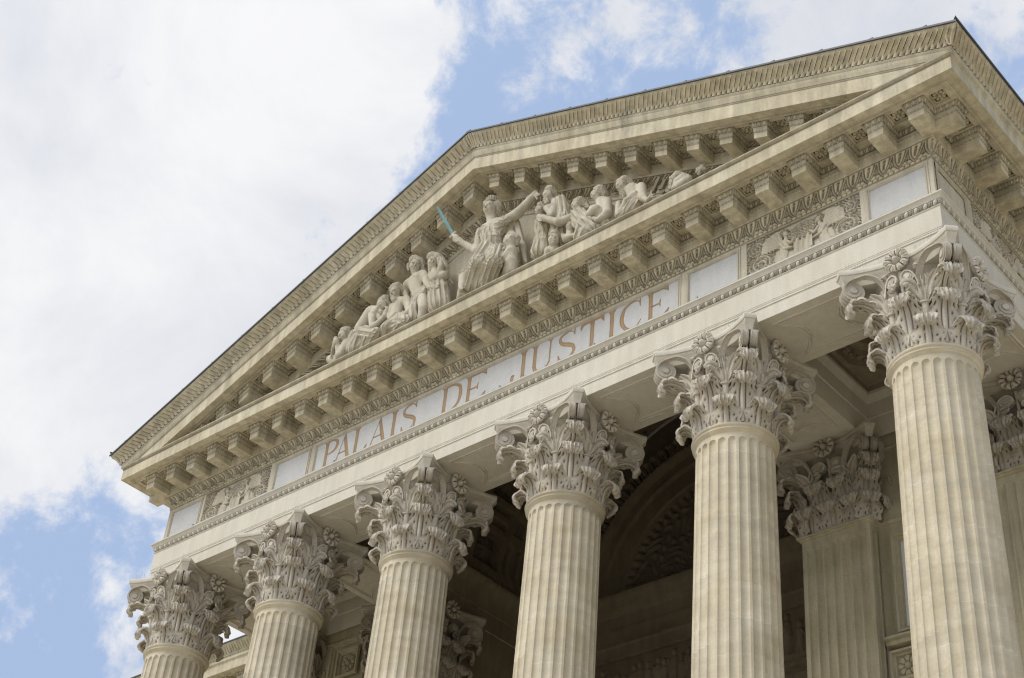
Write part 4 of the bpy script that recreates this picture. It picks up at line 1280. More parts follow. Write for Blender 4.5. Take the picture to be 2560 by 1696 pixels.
# ------------------------------------------------------------------ small things
def floodlight(loc, rz, label):
    t = tag(empty('floodlight', loc=loc), label, 'floodlight')
    t.rotation_euler = (0, 0, rz)
    b = MB(); b.tube([(0, 0, 0), (0, -.06, -.01), (0, -.16, -.05), (0, -.18, -.06)], [.045, .07, .085, .09], 16)
    for k in range(5): b.box(-.05, .05, -.02+.02*k*-1, -.012+.02*k*-1, .04, .075)
    b.build('lamp_housing', M['iron'], t)
    q = MB(); q.tube([(0, -.178, -.0585), (0, -.184, -.061)], [.078, .078], 16); q.build('lamp_glass', M['glass'], t)
    a = MB(); a.box(-.11, -.10, -.10, -.07, -.05, .10); a.box(.10, .11, -.10, -.07, -.05, .10); a.box(-.11, .11, -.10, -.07, .10, .11); a.box(-.02, .02, -.09, -.08, .11, .20)
    a.build('bracket', M['iron'], t)
floodlight((-3.66, 1.05, .10), .6, 'small dark floodlight tucked under the beam behind the second capital from the left')
floodlight((-3.80, 1.22, .10), 1.2, 'black floodlight housing deeper in shadow beside the other floodlight')

ORD = ['leftmost', 'second', 'third', 'fourth', 'fifth', 'rightmost']
for i, x in enumerate(COLX):
    sp_ = MB(); rs = np.random.default_rng(i)
    for sg in (-1, 1):
        for k in range(16):
            px = sg*(.20+.5*k/15); py = -(.877-.245*(1-(px/.765)**2))+.05
            q = np.array([x+px, py, 0.0])
            sp_.tube([q, q+[rs.uniform(-.015, .015), -.02+rs.uniform(-.02, .02), .13]], .0016, 4, caps=False)
    o = sp_.build('bird_spikes', M['zinc']); 
    tag(o, 'fine wire bird spikes on the abacus of the %s column%s' % (ORD[i], '' if i in (0, 5) else ' from the left'), 'bird spikes', 'bird spikes on the capitals')

gd = MB(); gd.add([(-400, -400, Z_G), (400, -400, Z_G), (400, 400, Z_G), (-400, 400, Z_G)], [np.array([(0, 1, 2, 3)])])
gr = gd.build('ground', M['paving']); tag(gr, kind='structure')

FIGS = [
{'label': 'hunched stone prisoner with covered hair and chained raised hands at the far left end', 'kind': 'statue', 'body': [(-3.159, -0.843, 3.197, -3.257, -0.843, 2.93, 0.142, 0.167), (-3.147, -0.919, 3.103, -3.209, -0.98, 2.909, 0.081, 0.06), (-3.209, -0.98, 2.909, -3.315, -0.995, 3.211, 0.055, 0.043), (-3.312, -1.01, 3.241, -3.354, -1.01, 3.35, 0.052, 0.039), (-3.456, -0.919, 2.996, -3.397, -0.98, 3.257, 0.056, 0.043), (-3.382, -0.995, 3.263, -3.363, -1.01, 3.332, 0.043, 0.034), (-3.351, -0.866, 2.903, -3.572, -0.866, 3.053, 0.107, 0.086)], 'hair': [(-3.256, -0.874, 3.542, -3.143, -0.828, 3.377, 0.1, 0.069), (-3.143, -0.828, 3.377, -3.141, -0.798, 3.259, 0.065, 0.047), (-3.277, -0.919, 3.538, -3.193, -0.904, 3.51, 0.078, 0.086)], 'head': (-3.261, -0.904, 3.437, 0.108, -36, 41)},
{'label': 'seated bare-backed stone man resting his bent head on his hand', 'kind': 'statue', 'body': [(-2.584, -0.889, 3.63, -2.812, -0.874, 3.389, 0.158, 0.15), (-2.552, -0.919, 3.623, -2.436, -0.934, 3.572, 0.107, 0.094), (-2.466, -0.919, 3.651, -2.327, -0.95, 3.634, 0.068, 0.068), (-2.463, -0.995, 3.476, -2.291, -1.071, 3.064, 0.076, 0.063), (-2.291, -1.071, 3.064, -2.085, -1.026, 3.226, 0.063, 0.046), (-2.083, -1.018, 3.257, -2.087, -0.995, 3.409, 0.059, 0.042), (-2.087, -0.995, 3.409, -2.135, -0.98, 3.523, 0.025, 0.019), (-2.08, -0.98, 3.389, -2.101, -0.965, 3.517, 0.023, 0.019), (-2.514, -0.874, 3.663, -2.247, -0.919, 3.29, 0.086, 0.063)], 'hair': [(-2.244, -0.934, 3.756, -2.192, -0.889, 3.638, 0.098, 0.072), (-2.283, -0.98, 3.725, -2.245, -0.95, 3.76, 0.072, 0.085), (-2.232, -1.026, 3.451, -2.177, -1.01, 3.401, 0.042, 0.042)], 'cloth': [(-2.814, -0.874, 3.322, -2.163, -1.071, 2.859, 0.128, 0.104), (-2.163, -1.071, 2.859, -2.388, -0.98, 2.781, 0.104, 0.096), (-2.968, -0.874, 3.324, -3.023, -0.874, 3.023, 0.111, 0.128), (-2.804, -0.904, 3.122, -2.856, -0.904, 2.93, 0.128, 0.127), (-2.482, -0.98, 2.955, -2.621, -0.942, 2.855, 0.105, 0.105)], 'head': (-2.238, -0.98, 3.594, 0.106, -11, 56)},
{'label': 'bearded stone captive with long hair, wrists chained in his lap', 'kind': 'statue', 'body': [(-1.886, -0.874, 3.544, -1.893, -0.904, 3.217, 0.135, 0.125), (-2.062, -0.874, 3.532, -1.727, -0.889, 3.526, 0.093, 0.097), (-1.943, -0.889, 3.616, -1.943, -0.934, 3.667, 0.068, 0.063), (-2.038, -0.919, 3.45, -2.047, -0.965, 3.289, 0.067, 0.055), (-2.047, -0.965, 3.289, -1.842, -1.041, 3.029, 0.055, 0.041), (-1.677, -0.919, 3.496, -1.503, -0.965, 3.128, 0.084, 0.066), (-1.503, -0.965, 3.128, -1.7, -1.056, 2.969, 0.066, 0.045), (-1.808, -1.056, 3.003, -1.706, -1.056, 3.004, 0.054, 0.054), (-1.741, -1.071, 3.036, -1.638, -1.071, 2.949, 0.029, 0.025), (-1.768, -1.071, 2.943, -1.675, -1.071, 2.913, 0.029, 0.025)], 'hair': [(-1.944, -0.95, 3.892, -1.867, -0.889, 3.826, 0.102, 0.068), (-1.885, -0.874, 3.845, -1.864, -0.858, 3.722, 0.064, 0.042), (-1.94, -1.018, 3.61, -1.892, -1.003, 3.556, 0.051, 0.042), (-2.057, -0.98, 3.884, -2.02, -0.965, 3.932, 0.064, 0.072), (-1.923, -1.018, 3.547, -1.902, -1.003, 3.512, 0.034, 0.021)], 'cloth': [(-1.835, -0.919, 3.14, -1.903, -1.071, 2.886, 0.113, 0.095), (-1.684, -0.919, 3.11, -1.466, -1.071, 2.791, 0.112, 0.106), (-1.903, -1.071, 2.886, -2.018, -0.98, 2.826, 0.095, 0.091), (-1.466, -1.071, 2.791, -1.753, -0.98, 2.85, 0.102, 0.091), (-1.776, -0.98, 2.98, -1.913, -0.942, 2.882, 0.104, 0.104)], 'head': (-1.942, -0.98, 3.746, 0.11, 4, 28)},
{'label': 'standing bare-chested stone youth in a loincloth holding out an open hand', 'kind': 'statue', 'body': [(-1.694, -0.904, 3.856, -1.378, -0.919, 3.897, 0.114, 0.109), (-1.492, -0.934, 3.792, -1.349, -0.934, 3.45, 0.151, 0.12), (-1.535, -0.934, 4.047, -1.494, -0.919, 3.927, 0.072, 0.076), (-1.323, -0.934, 3.901, -1.119, -0.995, 3.562, 0.084, 0.066), (-1.119, -0.995, 3.562, -0.967, -1.041, 3.341, 0.066, 0.051), (-0.967, -1.041, 3.341, -0.837, -1.056, 3.286, 0.053, 0.041), (-0.839, -1.056, 3.301, -0.752, -1.056, 3.288, 0.037, 0.02), (-0.827, -1.056, 3.263, -0.745, -1.056, 3.242, 0.029, 0.016), (-1.722, -0.904, 3.848, -1.766, -0.874, 3.706, 0.068, 0.055), (-1.766, -0.874, 3.706, -1.691, -0.874, 3.493, 0.055, 0.042), (-1.264, -0.934, 3.369, -1.108, -0.995, 2.988, 0.116, 0.09), (-1.108, -0.995, 2.988, -1.146, -0.98, 2.82, 0.09, 0.081), (-1.411, -0.919, 3.423, -1.388, -0.919, 3.158, 0.104, 0.087), (-1.388, -0.919, 3.158, -1.388, -0.904, 2.982, 0.087, 0.074)], 'hair': [(-1.583, -0.965, 4.338, -1.498, -0.919, 4.277, 0.102, 0.093), (-1.471, -0.889, 4.256, -1.425, -0.874, 4.062, 0.064, 0.046), (-1.728, -0.95, 4.315, -1.741, -0.934, 4.22, 0.047, 0.034), (-1.561, -0.874, 4.214, -1.456, -0.858, 4.019, 0.072, 0.042)], 'cloth': [(-1.181, -0.95, 3.48, -1.336, -1.01, 3.285, 0.075, 0.083), (-1.336, -1.01, 3.285, -1.349, -1.01, 3.105, 0.078, 0.07), (-1.349, -1.01, 3.105, -1.35, -0.995, 2.905, 0.07, 0.09), (-1.229, -0.98, 3.51, -1.386, -0.995, 3.414, 0.037, 0.029), (-1.161, -0.98, 3.409, -1.279, -1.01, 3.205, 0.033, 0.029)], 'head': (-1.524, -0.98, 4.157, 0.118, 49, 21)},
{'label': 'long-haired stone woman lifting one arm across her face', 'kind': 'statue', 'body': [(-0.915, -0.889, 3.703, -0.931, -0.904, 3.43, 0.124, 0.128), (-0.787, -0.934, 3.608, -0.917, -1.01, 3.534, 0.091, 0.074), (-0.917, -1.01, 3.534, -0.813, -1.01, 3.744, 0.074, 0.05), (-0.816, -1.01, 3.765, -0.837, -0.995, 3.89, 0.054, 0.037), (-0.835, -0.995, 3.875, -0.927, -0.98, 3.973, 0.025, 0.019), (-1.093, -0.904, 3.931, -1.059, -0.889, 3.801, 0.063, 0.075), (-1.129, -0.919, 3.787, -1.022, -0.934, 3.561, 0.071, 0.07)], 'hair': [(-1.158, -0.934, 4.219, -1.057, -0.889, 4.173, 0.101, 0.097), (-1.001, -0.874, 4.085, -0.883, -0.858, 3.871, 0.088, 0.083), (-1.195, -0.934, 4.085, -1.154, -0.919, 3.8, 0.042, 0.038), (-0.839, -0.858, 3.768, -0.741, -0.843, 3.54, 0.054, 0.029), (-0.797, -0.843, 3.676, -0.648, -0.828, 3.425, 0.033, 0.012), (-0.826, -0.858, 3.68, -0.748, -0.843, 3.436, 0.029, 0.012)], 'cloth': [(-0.913, -0.904, 3.408, -0.799, -0.919, 2.933, 0.169, 0.179), (-0.991, -0.95, 3.268, -0.908, -0.95, 2.911, 0.082, 0.089), (-0.721, -0.919, 3.159, -0.65, -0.919, 2.862, 0.069, 0.069), (-0.867, -0.965, 3.384, -0.738, -0.934, 3.369, 0.049, 0.045)], 'head': (-1.113, -0.95, 4.061, 0.101, 54, 21)},
{'label': 'large crowned stone woman seated at the centre, one arm flung out, gripping a blue sword', 'kind': 'statue', 'body': [(0.225, -0.995, 4.052, 0.44, -0.965, 4.084, 0.146, 0.15), (0.343, -1.01, 3.979, 0.336, -0.98, 3.694, 0.17, 0.153), (0.263, -0.995, 4.376, 0.29, -0.98, 4.221, 0.086, 0.094), (0.076, -0.995, 4.104, 0.113, -1.086, 3.591, 0.098, 0.077), (0.113, -1.086, 3.591, -0.211, -1.178, 3.903, 0.077, 0.053), (-0.228, -1.178, 3.926, -0.308, -1.208, 4.0, 0.061, 0.061), (-0.332, -1.223, 3.974, -0.236, -1.223, 3.883, 0.027, 0.024), (-0.345, -1.223, 4.022, -0.244, -1.223, 3.942, 0.027, 0.024), (-0.351, -1.223, 4.066, -0.252, -1.223, 3.995, 0.025, 0.025), (-0.353, -1.208, 4.12, -0.273, -1.208, 4.05, 0.025, 0.023), (0.562, -0.98, 4.075, 0.849, -0.95, 4.162, 0.101, 0.085), (0.849, -0.95, 4.162, 1.067, -0.904, 4.392, 0.085, 0.065), (1.067, -0.904, 4.392, 1.178, -0.904, 4.477, 0.065, 0.052), (1.178, -0.904, 4.477, 1.272, -0.904, 4.375, 0.036, 0.024), (1.167, -0.919, 4.449, 1.249, -0.919, 4.28, 0.026, 0.018)], 'hair': [(0.257, -1.01, 4.703, 0.326, -0.95, 4.599, 0.116, 0.107), (0.334, -0.934, 4.536, 0.306, -0.919, 4.423, 0.082, 0.049), (0.161, -1.071, 4.682, 0.253, -1.026, 4.736, 0.045, 0.054)], 'cloth': [(0.257, -1.041, 3.948, 0.509, -1.01, 3.945, 0.138, 0.133), (0.372, -1.033, 3.839, 0.372, -1.01, 3.667, 0.173, 0.157), (0.308, -1.018, 3.534, 0.395, -1.284, 3.026, 0.176, 0.134), (0.502, -0.995, 3.425, 0.723, -1.254, 2.921, 0.159, 0.129), (0.395, -1.284, 3.026, 0.107, -1.102, 2.843, 0.13, 0.115), (0.723, -1.254, 2.921, 0.426, -1.071, 2.734, 0.132, 0.129), (0.483, -1.208, 3.048, 0.244, -1.056, 2.807, 0.138, 0.13), (0.554, -0.98, 3.435, 0.631, -0.942, 3.16, 0.119, 0.119), (0.586, -0.98, 3.157, 0.522, -0.942, 2.955, 0.119, 0.118), (0.169, -1.041, 4.062, 0.424, -1.071, 3.865, 0.069, 0.081), (0.424, -1.071, 3.865, 0.603, -1.01, 4.072, 0.077, 0.061), (0.234, -1.026, 3.755, 0.529, -1.01, 3.652, 0.061, 0.06), (0.303, -1.056, 3.859, 0.504, -1.056, 3.753, 0.089, 0.088), (0.602, -0.995, 4.084, 0.695, -0.965, 4.097, 0.081, 0.081), (0.604, -0.843, 4.209, 0.658, -0.828, 3.703, 0.069, 0.072), (0.72, -0.828, 4.13, 0.906, -0.813, 3.479, 0.053, 0.06), (0.906, -0.813, 3.479, 1.011, -0.813, 3.086, 0.06, 0.035), (0.658, -0.828, 3.703, 0.805, -0.813, 3.19, 0.08, 0.071)], 'head': (0.271, -1.056, 4.507, 0.127, 8, 18)},
{'label': 'small naked stone boy standing against the knee of the crowned woman', 'kind': 'statue', 'body': [(0.865, -1.01, 3.255, 0.864, -1.01, 3.021, 0.106, 0.113), (0.867, -1.026, 3.361, 0.867, -1.01, 3.279, 0.059, 0.071), (0.869, -1.086, 3.224, 0.796, -1.132, 3.06, 0.059, 0.047), (0.796, -1.132, 3.06, 0.67, -1.147, 3.132, 0.047, 0.035), (0.67, -1.147, 3.132, 0.602, -1.147, 3.2, 0.035, 0.032), (0.747, -1.026, 3.37, 0.596, -1.086, 3.306, 0.047, 0.036), (0.582, -1.086, 3.314, 0.544, -1.102, 3.301, 0.032, 0.026), (0.905, -1.01, 3.0, 0.911, -0.995, 2.815, 0.102, 0.082), (0.843, -1.026, 2.969, 0.812, -1.018, 2.836, 0.09, 0.074), (0.812, -1.018, 2.836, 0.688, -0.995, 2.836, 0.07, 0.055)], 'hair': [(0.853, -1.041, 3.607, 0.943, -1.01, 3.503, 0.075, 0.067), (0.829, -1.071, 3.593, 0.839, -1.056, 3.617, 0.048, 0.048), (0.937, -0.995, 3.438, 0.943, -0.995, 3.382, 0.051, 0.039)], 'head': (0.864, -1.071, 3.461, 0.115, -51, 16)},
{'label': 'stone lion head peering out beside the skirts of the seated crowned woman', 'kind': 'lion', 'body': [(-0.27, -0.919, 3.31, -0.255, -0.95, 3.097, 0.105, 0.089), (-0.222, -0.98, 3.06, -0.209, -1.01, 2.968, 0.068, 0.052), (-0.28, -0.904, 3.378, -0.25, -0.874, 3.464, 0.081, 0.061), (-0.333, -0.904, 3.061, -0.372, -0.889, 2.946, 0.069, 0.056), (-0.216, -0.874, 3.103, -0.228, -0.858, 2.989, 0.101, 0.08), (-0.287, -0.98, 3.271, -0.236, -0.995, 3.161, 0.024, 0.028), (-0.217, -1.026, 2.987, -0.148, -1.041, 2.926, 0.024, 0.024)], 'hair': [(-0.345, -0.919, 3.453, -0.282, -0.889, 3.496, 0.053, 0.049), (-0.237, -0.889, 3.367, -0.192, -0.858, 3.234, 0.069, 0.065), (-0.412, -0.919, 3.433, -0.39, -0.904, 3.273, 0.033, 0.028), (-0.203, -0.858, 3.213, -0.215, -0.843, 3.098, 0.061, 0.056), (-0.326, -0.874, 3.515, -0.291, -0.858, 3.562, 0.045, 0.02), (-0.279, -0.95, 3.373, -0.203, -0.934, 3.319, 0.041, 0.044)]},
{'label': 'tall bearded stone elder in a long cloak, arms folded, right of the outstretched hand', 'kind': 'statue', 'body': [(1.715, -0.965, 3.919, 1.765, -1.071, 3.53, 0.08, 0.069), (1.765, -1.071, 3.53, 1.644, -1.102, 3.724, 0.066, 0.047), (1.642, -1.102, 3.743, 1.712, -1.071, 3.777, 0.043, 0.037), (1.712, -1.071, 3.777, 1.753, -1.041, 3.762, 0.027, 0.02), (1.587, -0.95, 4.047, 1.669, -0.934, 3.967, 0.061, 0.084)], 'hair': [(1.587, -0.995, 4.243, 1.629, -0.934, 4.185, 0.091, 0.071), (1.582, -1.071, 3.969, 1.605, -1.056, 3.911, 0.047, 0.04), (1.586, -1.056, 4.128, 1.561, -1.056, 4.107, 0.02, 0.017), (1.628, -0.919, 4.174, 1.644, -0.904, 4.096, 0.057, 0.04)], 'cloth': [(1.769, -0.919, 3.924, 1.833, -0.904, 3.494, 0.107, 0.139), (1.833, -0.904, 3.494, 1.804, -0.889, 3.167, 0.145, 0.158), (1.798, -0.934, 3.988, 1.877, -0.904, 3.763, 0.06, 0.066), (1.882, -0.904, 3.692, 1.934, -0.874, 3.241, 0.043, 0.056), (1.722, -0.95, 3.476, 1.769, -0.919, 3.119, 0.073, 0.082), (1.784, -0.98, 3.554, 1.85, -0.934, 3.33, 0.05, 0.049)], 'head': (1.585, -1.026, 4.101, 0.091, -21, 36)},
{'label': 'small stone girl in a pleated dress facing left under the arms of a kneeling woman', 'kind': 'statue', 'body': [(1.401, -0.965, 3.806, 1.417, -0.965, 3.752, 0.047, 0.06), (1.317, -0.95, 3.737, 1.305, -0.95, 3.563, 0.04, 0.033), (1.305, -0.95, 3.563, 1.368, -0.98, 3.396, 0.033, 0.027), (1.521, -0.95, 3.673, 1.567, -0.95, 3.514, 0.05, 0.04)], 'hair': [(1.399, -0.98, 4.017, 1.441, -0.95, 3.955, 0.067, 0.061), (1.434, -0.934, 3.936, 1.438, -0.919, 3.854, 0.044, 0.03)], 'cloth': [(1.433, -0.965, 3.698, 1.495, -0.98, 3.507, 0.087, 0.093), (1.496, -0.98, 3.495, 1.483, -0.98, 3.402, 0.086, 0.086), (1.465, -0.965, 3.333, 1.442, -0.965, 2.993, 0.096, 0.125), (1.368, -0.95, 3.307, 1.343, -0.95, 2.989, 0.05, 0.066), (1.529, -0.98, 3.244, 1.544, -0.965, 2.941, 0.059, 0.072), (1.442, -1.01, 3.18, 1.542, -1.01, 3.15, 0.036, 0.036)], 'head': (1.407, -1.01, 3.876, 0.081, -31, 16)},
{'label': 'stone child with open mouth, head and shoulder rising above the cornice', 'kind': 'statue', 'body': [(1.782, -0.98, 2.927, 1.743, -0.965, 2.861, 0.065, 0.085), (1.682, -0.995, 2.87, 1.801, -0.98, 2.82, 0.072, 0.081), (1.69, -1.026, 2.823, 1.652, -1.01, 2.745, 0.059, 0.055)], 'hair': [(1.811, -1.01, 3.141, 1.849, -0.95, 3.099, 0.088, 0.075), (1.741, -1.041, 3.134, 1.79, -1.026, 3.158, 0.046, 0.056), (1.862, -0.934, 3.038, 1.866, -0.919, 2.96, 0.052, 0.039)], 'head': (1.826, -1.056, 2.973, 0.104, 49, 6)},
{'label': 'kneeling stone woman in a clinging robe reaching both arms to the left', 'kind': 'statue', 'body': [(2.192, -1.026, 3.3, 1.951, -1.102, 3.259, 0.075, 0.069), (1.951, -1.102, 3.259, 1.644, -1.117, 3.494, 0.069, 0.05), (1.632, -1.117, 3.507, 1.516, -1.117, 3.597, 0.053, 0.05), (1.505, -1.132, 3.614, 1.573, -1.132, 3.589, 0.02, 0.018), (1.493, -1.132, 3.58, 1.57, -1.132, 3.545, 0.02, 0.018), (1.501, -1.132, 3.535, 1.574, -1.132, 3.501, 0.02, 0.018), (1.523, -1.132, 3.488, 1.584, -1.132, 3.459, 0.018, 0.017), (2.267, -1.01, 3.392, 2.288, -0.98, 3.337, 0.055, 0.072)], 'hair': [(2.285, -1.01, 3.598, 2.323, -0.95, 3.551, 0.085, 0.079), (2.369, -0.95, 3.493, 2.407, -0.934, 3.45, 0.052, 0.042), (2.202, -1.041, 3.627, 2.252, -1.026, 3.633, 0.039, 0.049), (2.348, -0.934, 3.46, 2.382, -0.919, 3.386, 0.033, 0.02)], 'cloth': [(2.259, -0.995, 3.33, 2.434, -0.98, 3.03, 0.124, 0.135), (2.191, -1.01, 3.29, 2.253, -0.995, 3.114, 0.072, 0.078), (2.449, -0.995, 2.989, 2.547, -0.98, 2.862, 0.148, 0.121), (2.374, -1.026, 2.92, 2.302, -0.98, 2.84, 0.096, 0.096), (2.495, -0.98, 3.04, 2.684, -0.95, 2.897, 0.064, 0.048), (2.423, -1.041, 2.99, 2.63, -1.01, 2.903, 0.042, 0.035), (2.467, -1.056, 2.827, 2.385, -1.026, 2.764, 0.064, 0.064)], 'head': (2.247, -1.041, 3.502, 0.088, -51, 31)},
{'label': 'tiny stone toddler hugging the side of the kneeling woman', 'kind': 'statue', 'body': [(2.097, -0.98, 3.078, 2.096, -0.98, 2.948, 0.068, 0.074), (2.04, -1.026, 2.933, 2.242, -1.026, 2.892, 0.042, 0.035), (2.242, -1.026, 2.892, 2.276, -1.026, 2.902, 0.029, 0.023), (1.964, -0.995, 3.049, 2.031, -1.01, 2.895, 0.042, 0.042)], 'hair': [(2.096, -0.995, 3.264, 2.126, -0.965, 3.226, 0.055, 0.046)], 'head': (2.121, -1.026, 3.141, 0.071, 39, 16)},
{'label': 'stone woman bowed over an infant clasped against her shoulder', 'kind': 'statue', 'body': [(2.718, -0.95, 3.379, 2.702, -0.934, 3.093, 0.11, 0.115), (2.827, -0.98, 3.317, 2.877, -1.01, 3.028, 0.08, 0.07), (2.877, -1.01, 3.028, 2.713, -1.041, 2.939, 0.067, 0.048), (2.713, -1.041, 2.939, 2.63, -1.056, 3.009, 0.045, 0.035), (2.62, -0.95, 3.477, 2.658, -0.942, 3.417, 0.058, 0.071), (2.535, -1.041, 3.18, 2.674, -1.071, 3.158, 0.064, 0.09), (2.571, -1.041, 3.259, 2.58, -1.041, 3.276, 0.048, 0.048)], 'hair': [(2.662, -0.965, 3.664, 2.703, -0.919, 3.587, 0.091, 0.068), (2.612, -0.995, 3.686, 2.641, -0.98, 3.698, 0.059, 0.065), (2.686, -0.904, 3.675, 2.708, -0.889, 3.63, 0.049, 0.042)], 'cloth': [(2.813, -0.843, 3.297, 2.878, -0.843, 3.023, 0.048, 0.064), (2.771, -0.858, 3.352, 2.829, -0.858, 3.016, 0.048, 0.07), (2.707, -0.934, 3.004, 2.78, -0.919, 2.933, 0.09, 0.089), (2.877, -0.828, 3.208, 2.927, -0.828, 3.007, 0.035, 0.045)], 'head': (2.594, -0.995, 3.579, 0.084, -56, 36)},
{'label': 'reclining bearded stone man clutching his chest, knees drawn up, towards the right end', 'kind': 'statue', 'body': [(3.309, -0.95, 3.313, 3.377, -0.934, 3.049, 0.124, 0.117), (3.217, -0.95, 3.354, 3.274, -0.942, 3.295, 0.07, 0.095), (3.479, -0.95, 3.283, 3.564, -0.995, 2.975, 0.082, 0.066), (3.564, -0.995, 2.975, 3.692, -1.041, 2.816, 0.059, 0.04), (3.713, -1.056, 2.803, 3.771, -1.071, 2.855, 0.04, 0.031), (3.771, -1.071, 2.855, 3.778, -1.071, 2.958, 0.017, 0.012), (3.791, -1.071, 2.833, 3.849, -1.071, 2.844, 0.017, 0.012), (3.792, -1.071, 2.801, 3.85, -1.071, 2.79, 0.015, 0.012), (3.395, -1.026, 3.11, 3.283, -1.056, 3.03, 0.05, 0.044), (3.283, -1.056, 3.03, 3.166, -1.026, 2.903, 0.05, 0.054), (3.387, -1.041, 3.113, 3.455, -1.041, 3.14, 0.025, 0.016), (3.082, -0.995, 3.122, 3.084, -0.995, 2.885, 0.054, 0.06)], 'hair': [(3.17, -0.98, 3.577, 3.228, -0.934, 3.535, 0.087, 0.064), (3.248, -0.919, 3.503, 3.287, -0.889, 3.449, 0.051, 0.035), (3.184, -1.056, 3.248, 3.208, -1.041, 3.202, 0.048, 0.038), (3.074, -1.026, 3.574, 3.122, -1.01, 3.592, 0.042, 0.048), (3.217, -1.041, 3.143, 3.216, -1.026, 3.123, 0.025, 0.013)], 'cloth': [(3.338, -0.995, 2.96, 3.282, -0.995, 2.884, 0.088, 0.079), (3.406, -0.98, 2.956, 3.35, -0.98, 2.88, 0.079, 0.078), (3.205, -1.01, 2.871, 3.125, -0.995, 2.841, 0.069, 0.072)], 'head': (3.145, -1.026, 3.439, 0.093, -36, 36)},
{'label': 'bowed stone figure with only head and bare shoulder showing at the right end', 'kind': 'statue', 'body': [(4.174, -0.934, 3.021, 4.267, -0.919, 3.044, 0.068, 0.08), (4.102, -0.95, 2.901, 4.174, -0.934, 3.021, 0.04, 0.068), (4.267, -0.919, 3.044, 4.351, -0.904, 3.008, 0.08, 0.062), (4.215, -0.95, 2.911, 4.317, -0.934, 2.94, 0.062, 0.068)], 'hair': [(4.067, -0.934, 3.135, 4.139, -0.904, 3.204, 0.056, 0.065), (4.06, -0.95, 3.063, 4.04, -0.95, 2.936, 0.04, 0.031), (4.139, -0.904, 3.204, 4.213, -0.874, 3.185, 0.062, 0.047)]},
{'label': 'small carved stone tuft, last of the sculpture towards the right corner', 'kind': 'statue', 'body': [(4.496, -0.858, 3.109, 4.549, -0.828, 3.167, 0.046, 0.052), (4.549, -0.828, 3.167, 4.595, -0.813, 3.131, 0.04, 0.028)], 'hair': [(4.488, -0.874, 3.145, 4.569, -0.843, 3.197, 0.028, 0.031), (4.517, -0.874, 3.032, 4.546, -0.889, 3.067, 0.025, 0.022)]},
]
MISC = {'sword': ((-0.795, -1.322, 4.941), (-0.39, -1.223, 4.142), (-0.208, -1.208, 3.88)), 'chain1': ((-3.262, -1.041, 3.185), (-3.352, -1.026, 3.127), (-3.394, -1.01, 3.047), (-3.391, -0.995, 2.92)), 'chain2': ((-1.834, -1.086, 2.99), (-1.952, -1.102, 2.995), (-1.978, -1.086, 2.897), (-2.004, -1.056, 2.797)), 'beams': [[(3.737, -0.98, 3.008), (3.857, -0.98, 3.23)], [(3.828, -0.95, 3.087), (3.929, -0.95, 2.902)], [(3.881, -0.965, 2.981), (3.94, -0.934, 3.186)]]}
# ------------------------------------------------------------------ the sculpted group: smooth-blended solids turned into one surface each
def nets(F, lo, h):
    """surface nets of a scalar grid"""
    S = F < 0
    n = F.shape
    c = np.zeros((n[0]-1, n[1]-1, n[2]-1), np.int8)
    off = [(i, j, k) for i in (0, 1) for j in (0, 1) for k in (0, 1)]
    sl = lambda A, o: A[o[0]:n[0]-1+o[0], o[1]:n[1]-1+o[1], o[2]:n[2]-1+o[2]]
    for o in off: c += sl(S, o)
    mix = (c > 0) & (c < 8)
    idx = -np.ones(mix.shape, np.int64); cells = np.argwhere(mix); idx[mix] = np.arange(len(cells))
    acc = np.zeros((len(cells), 3)); cnt = np.zeros(len(cells))
    val = {o: F[cells[:, 0]+o[0], cells[:, 1]+o[1], cells[:, 2]+o[2]] for o in off}
    for a in off:
        for ax in range(3):
            if a[ax]: continue
            b = list(a); b[ax] = 1; b = tuple(b)
            va, vb = val[a], val[b]; m = (va < 0) != (vb < 0)
            t = np.where(m, va/np.where(m, va-vb, 1), 0)
            p = np.zeros((len(cells), 3)); p[:] = a; p[:, ax] += t
            acc[m] += p[m]; cnt[m] += 1
    V = (cells+acc/cnt[:, None])*h + lo
    Q = []
    for ax in range(3):
        s0 = [slice(1, -1)]*3; s0[ax] = slice(0, -1); s1 = list(s0); s1[ax] = slice(1, None)
        A, B = S[tuple(s0)], S[tuple(s1)]
        e = np.argwhere(A != B)
        if not len(e): continue
        base = e.copy()
        for q in range(3):
            if q != ax: base[:, q] += 1
        u, v = [q for q in range(3) if q != ax]
        def at(du, dv):
            r = base.copy(); r[:, u] -= du; r[:, v] -= dv; return idx[r[:, 0], r[:, 1], r[:, 2]]
        q = np.stack([at(0, 0), at(1, 0), at(1, 1), at(0, 1)], -1)
        inside = A[tuple(e.T)]
        flipit = inside if ax != 1 else ~inside
        q[flipit] = q[flipit][:, ::-1]
        Q.append(q)
    Q = np.concatenate(Q); Q = Q[(Q >= 0).all(1)]
    return V, Q

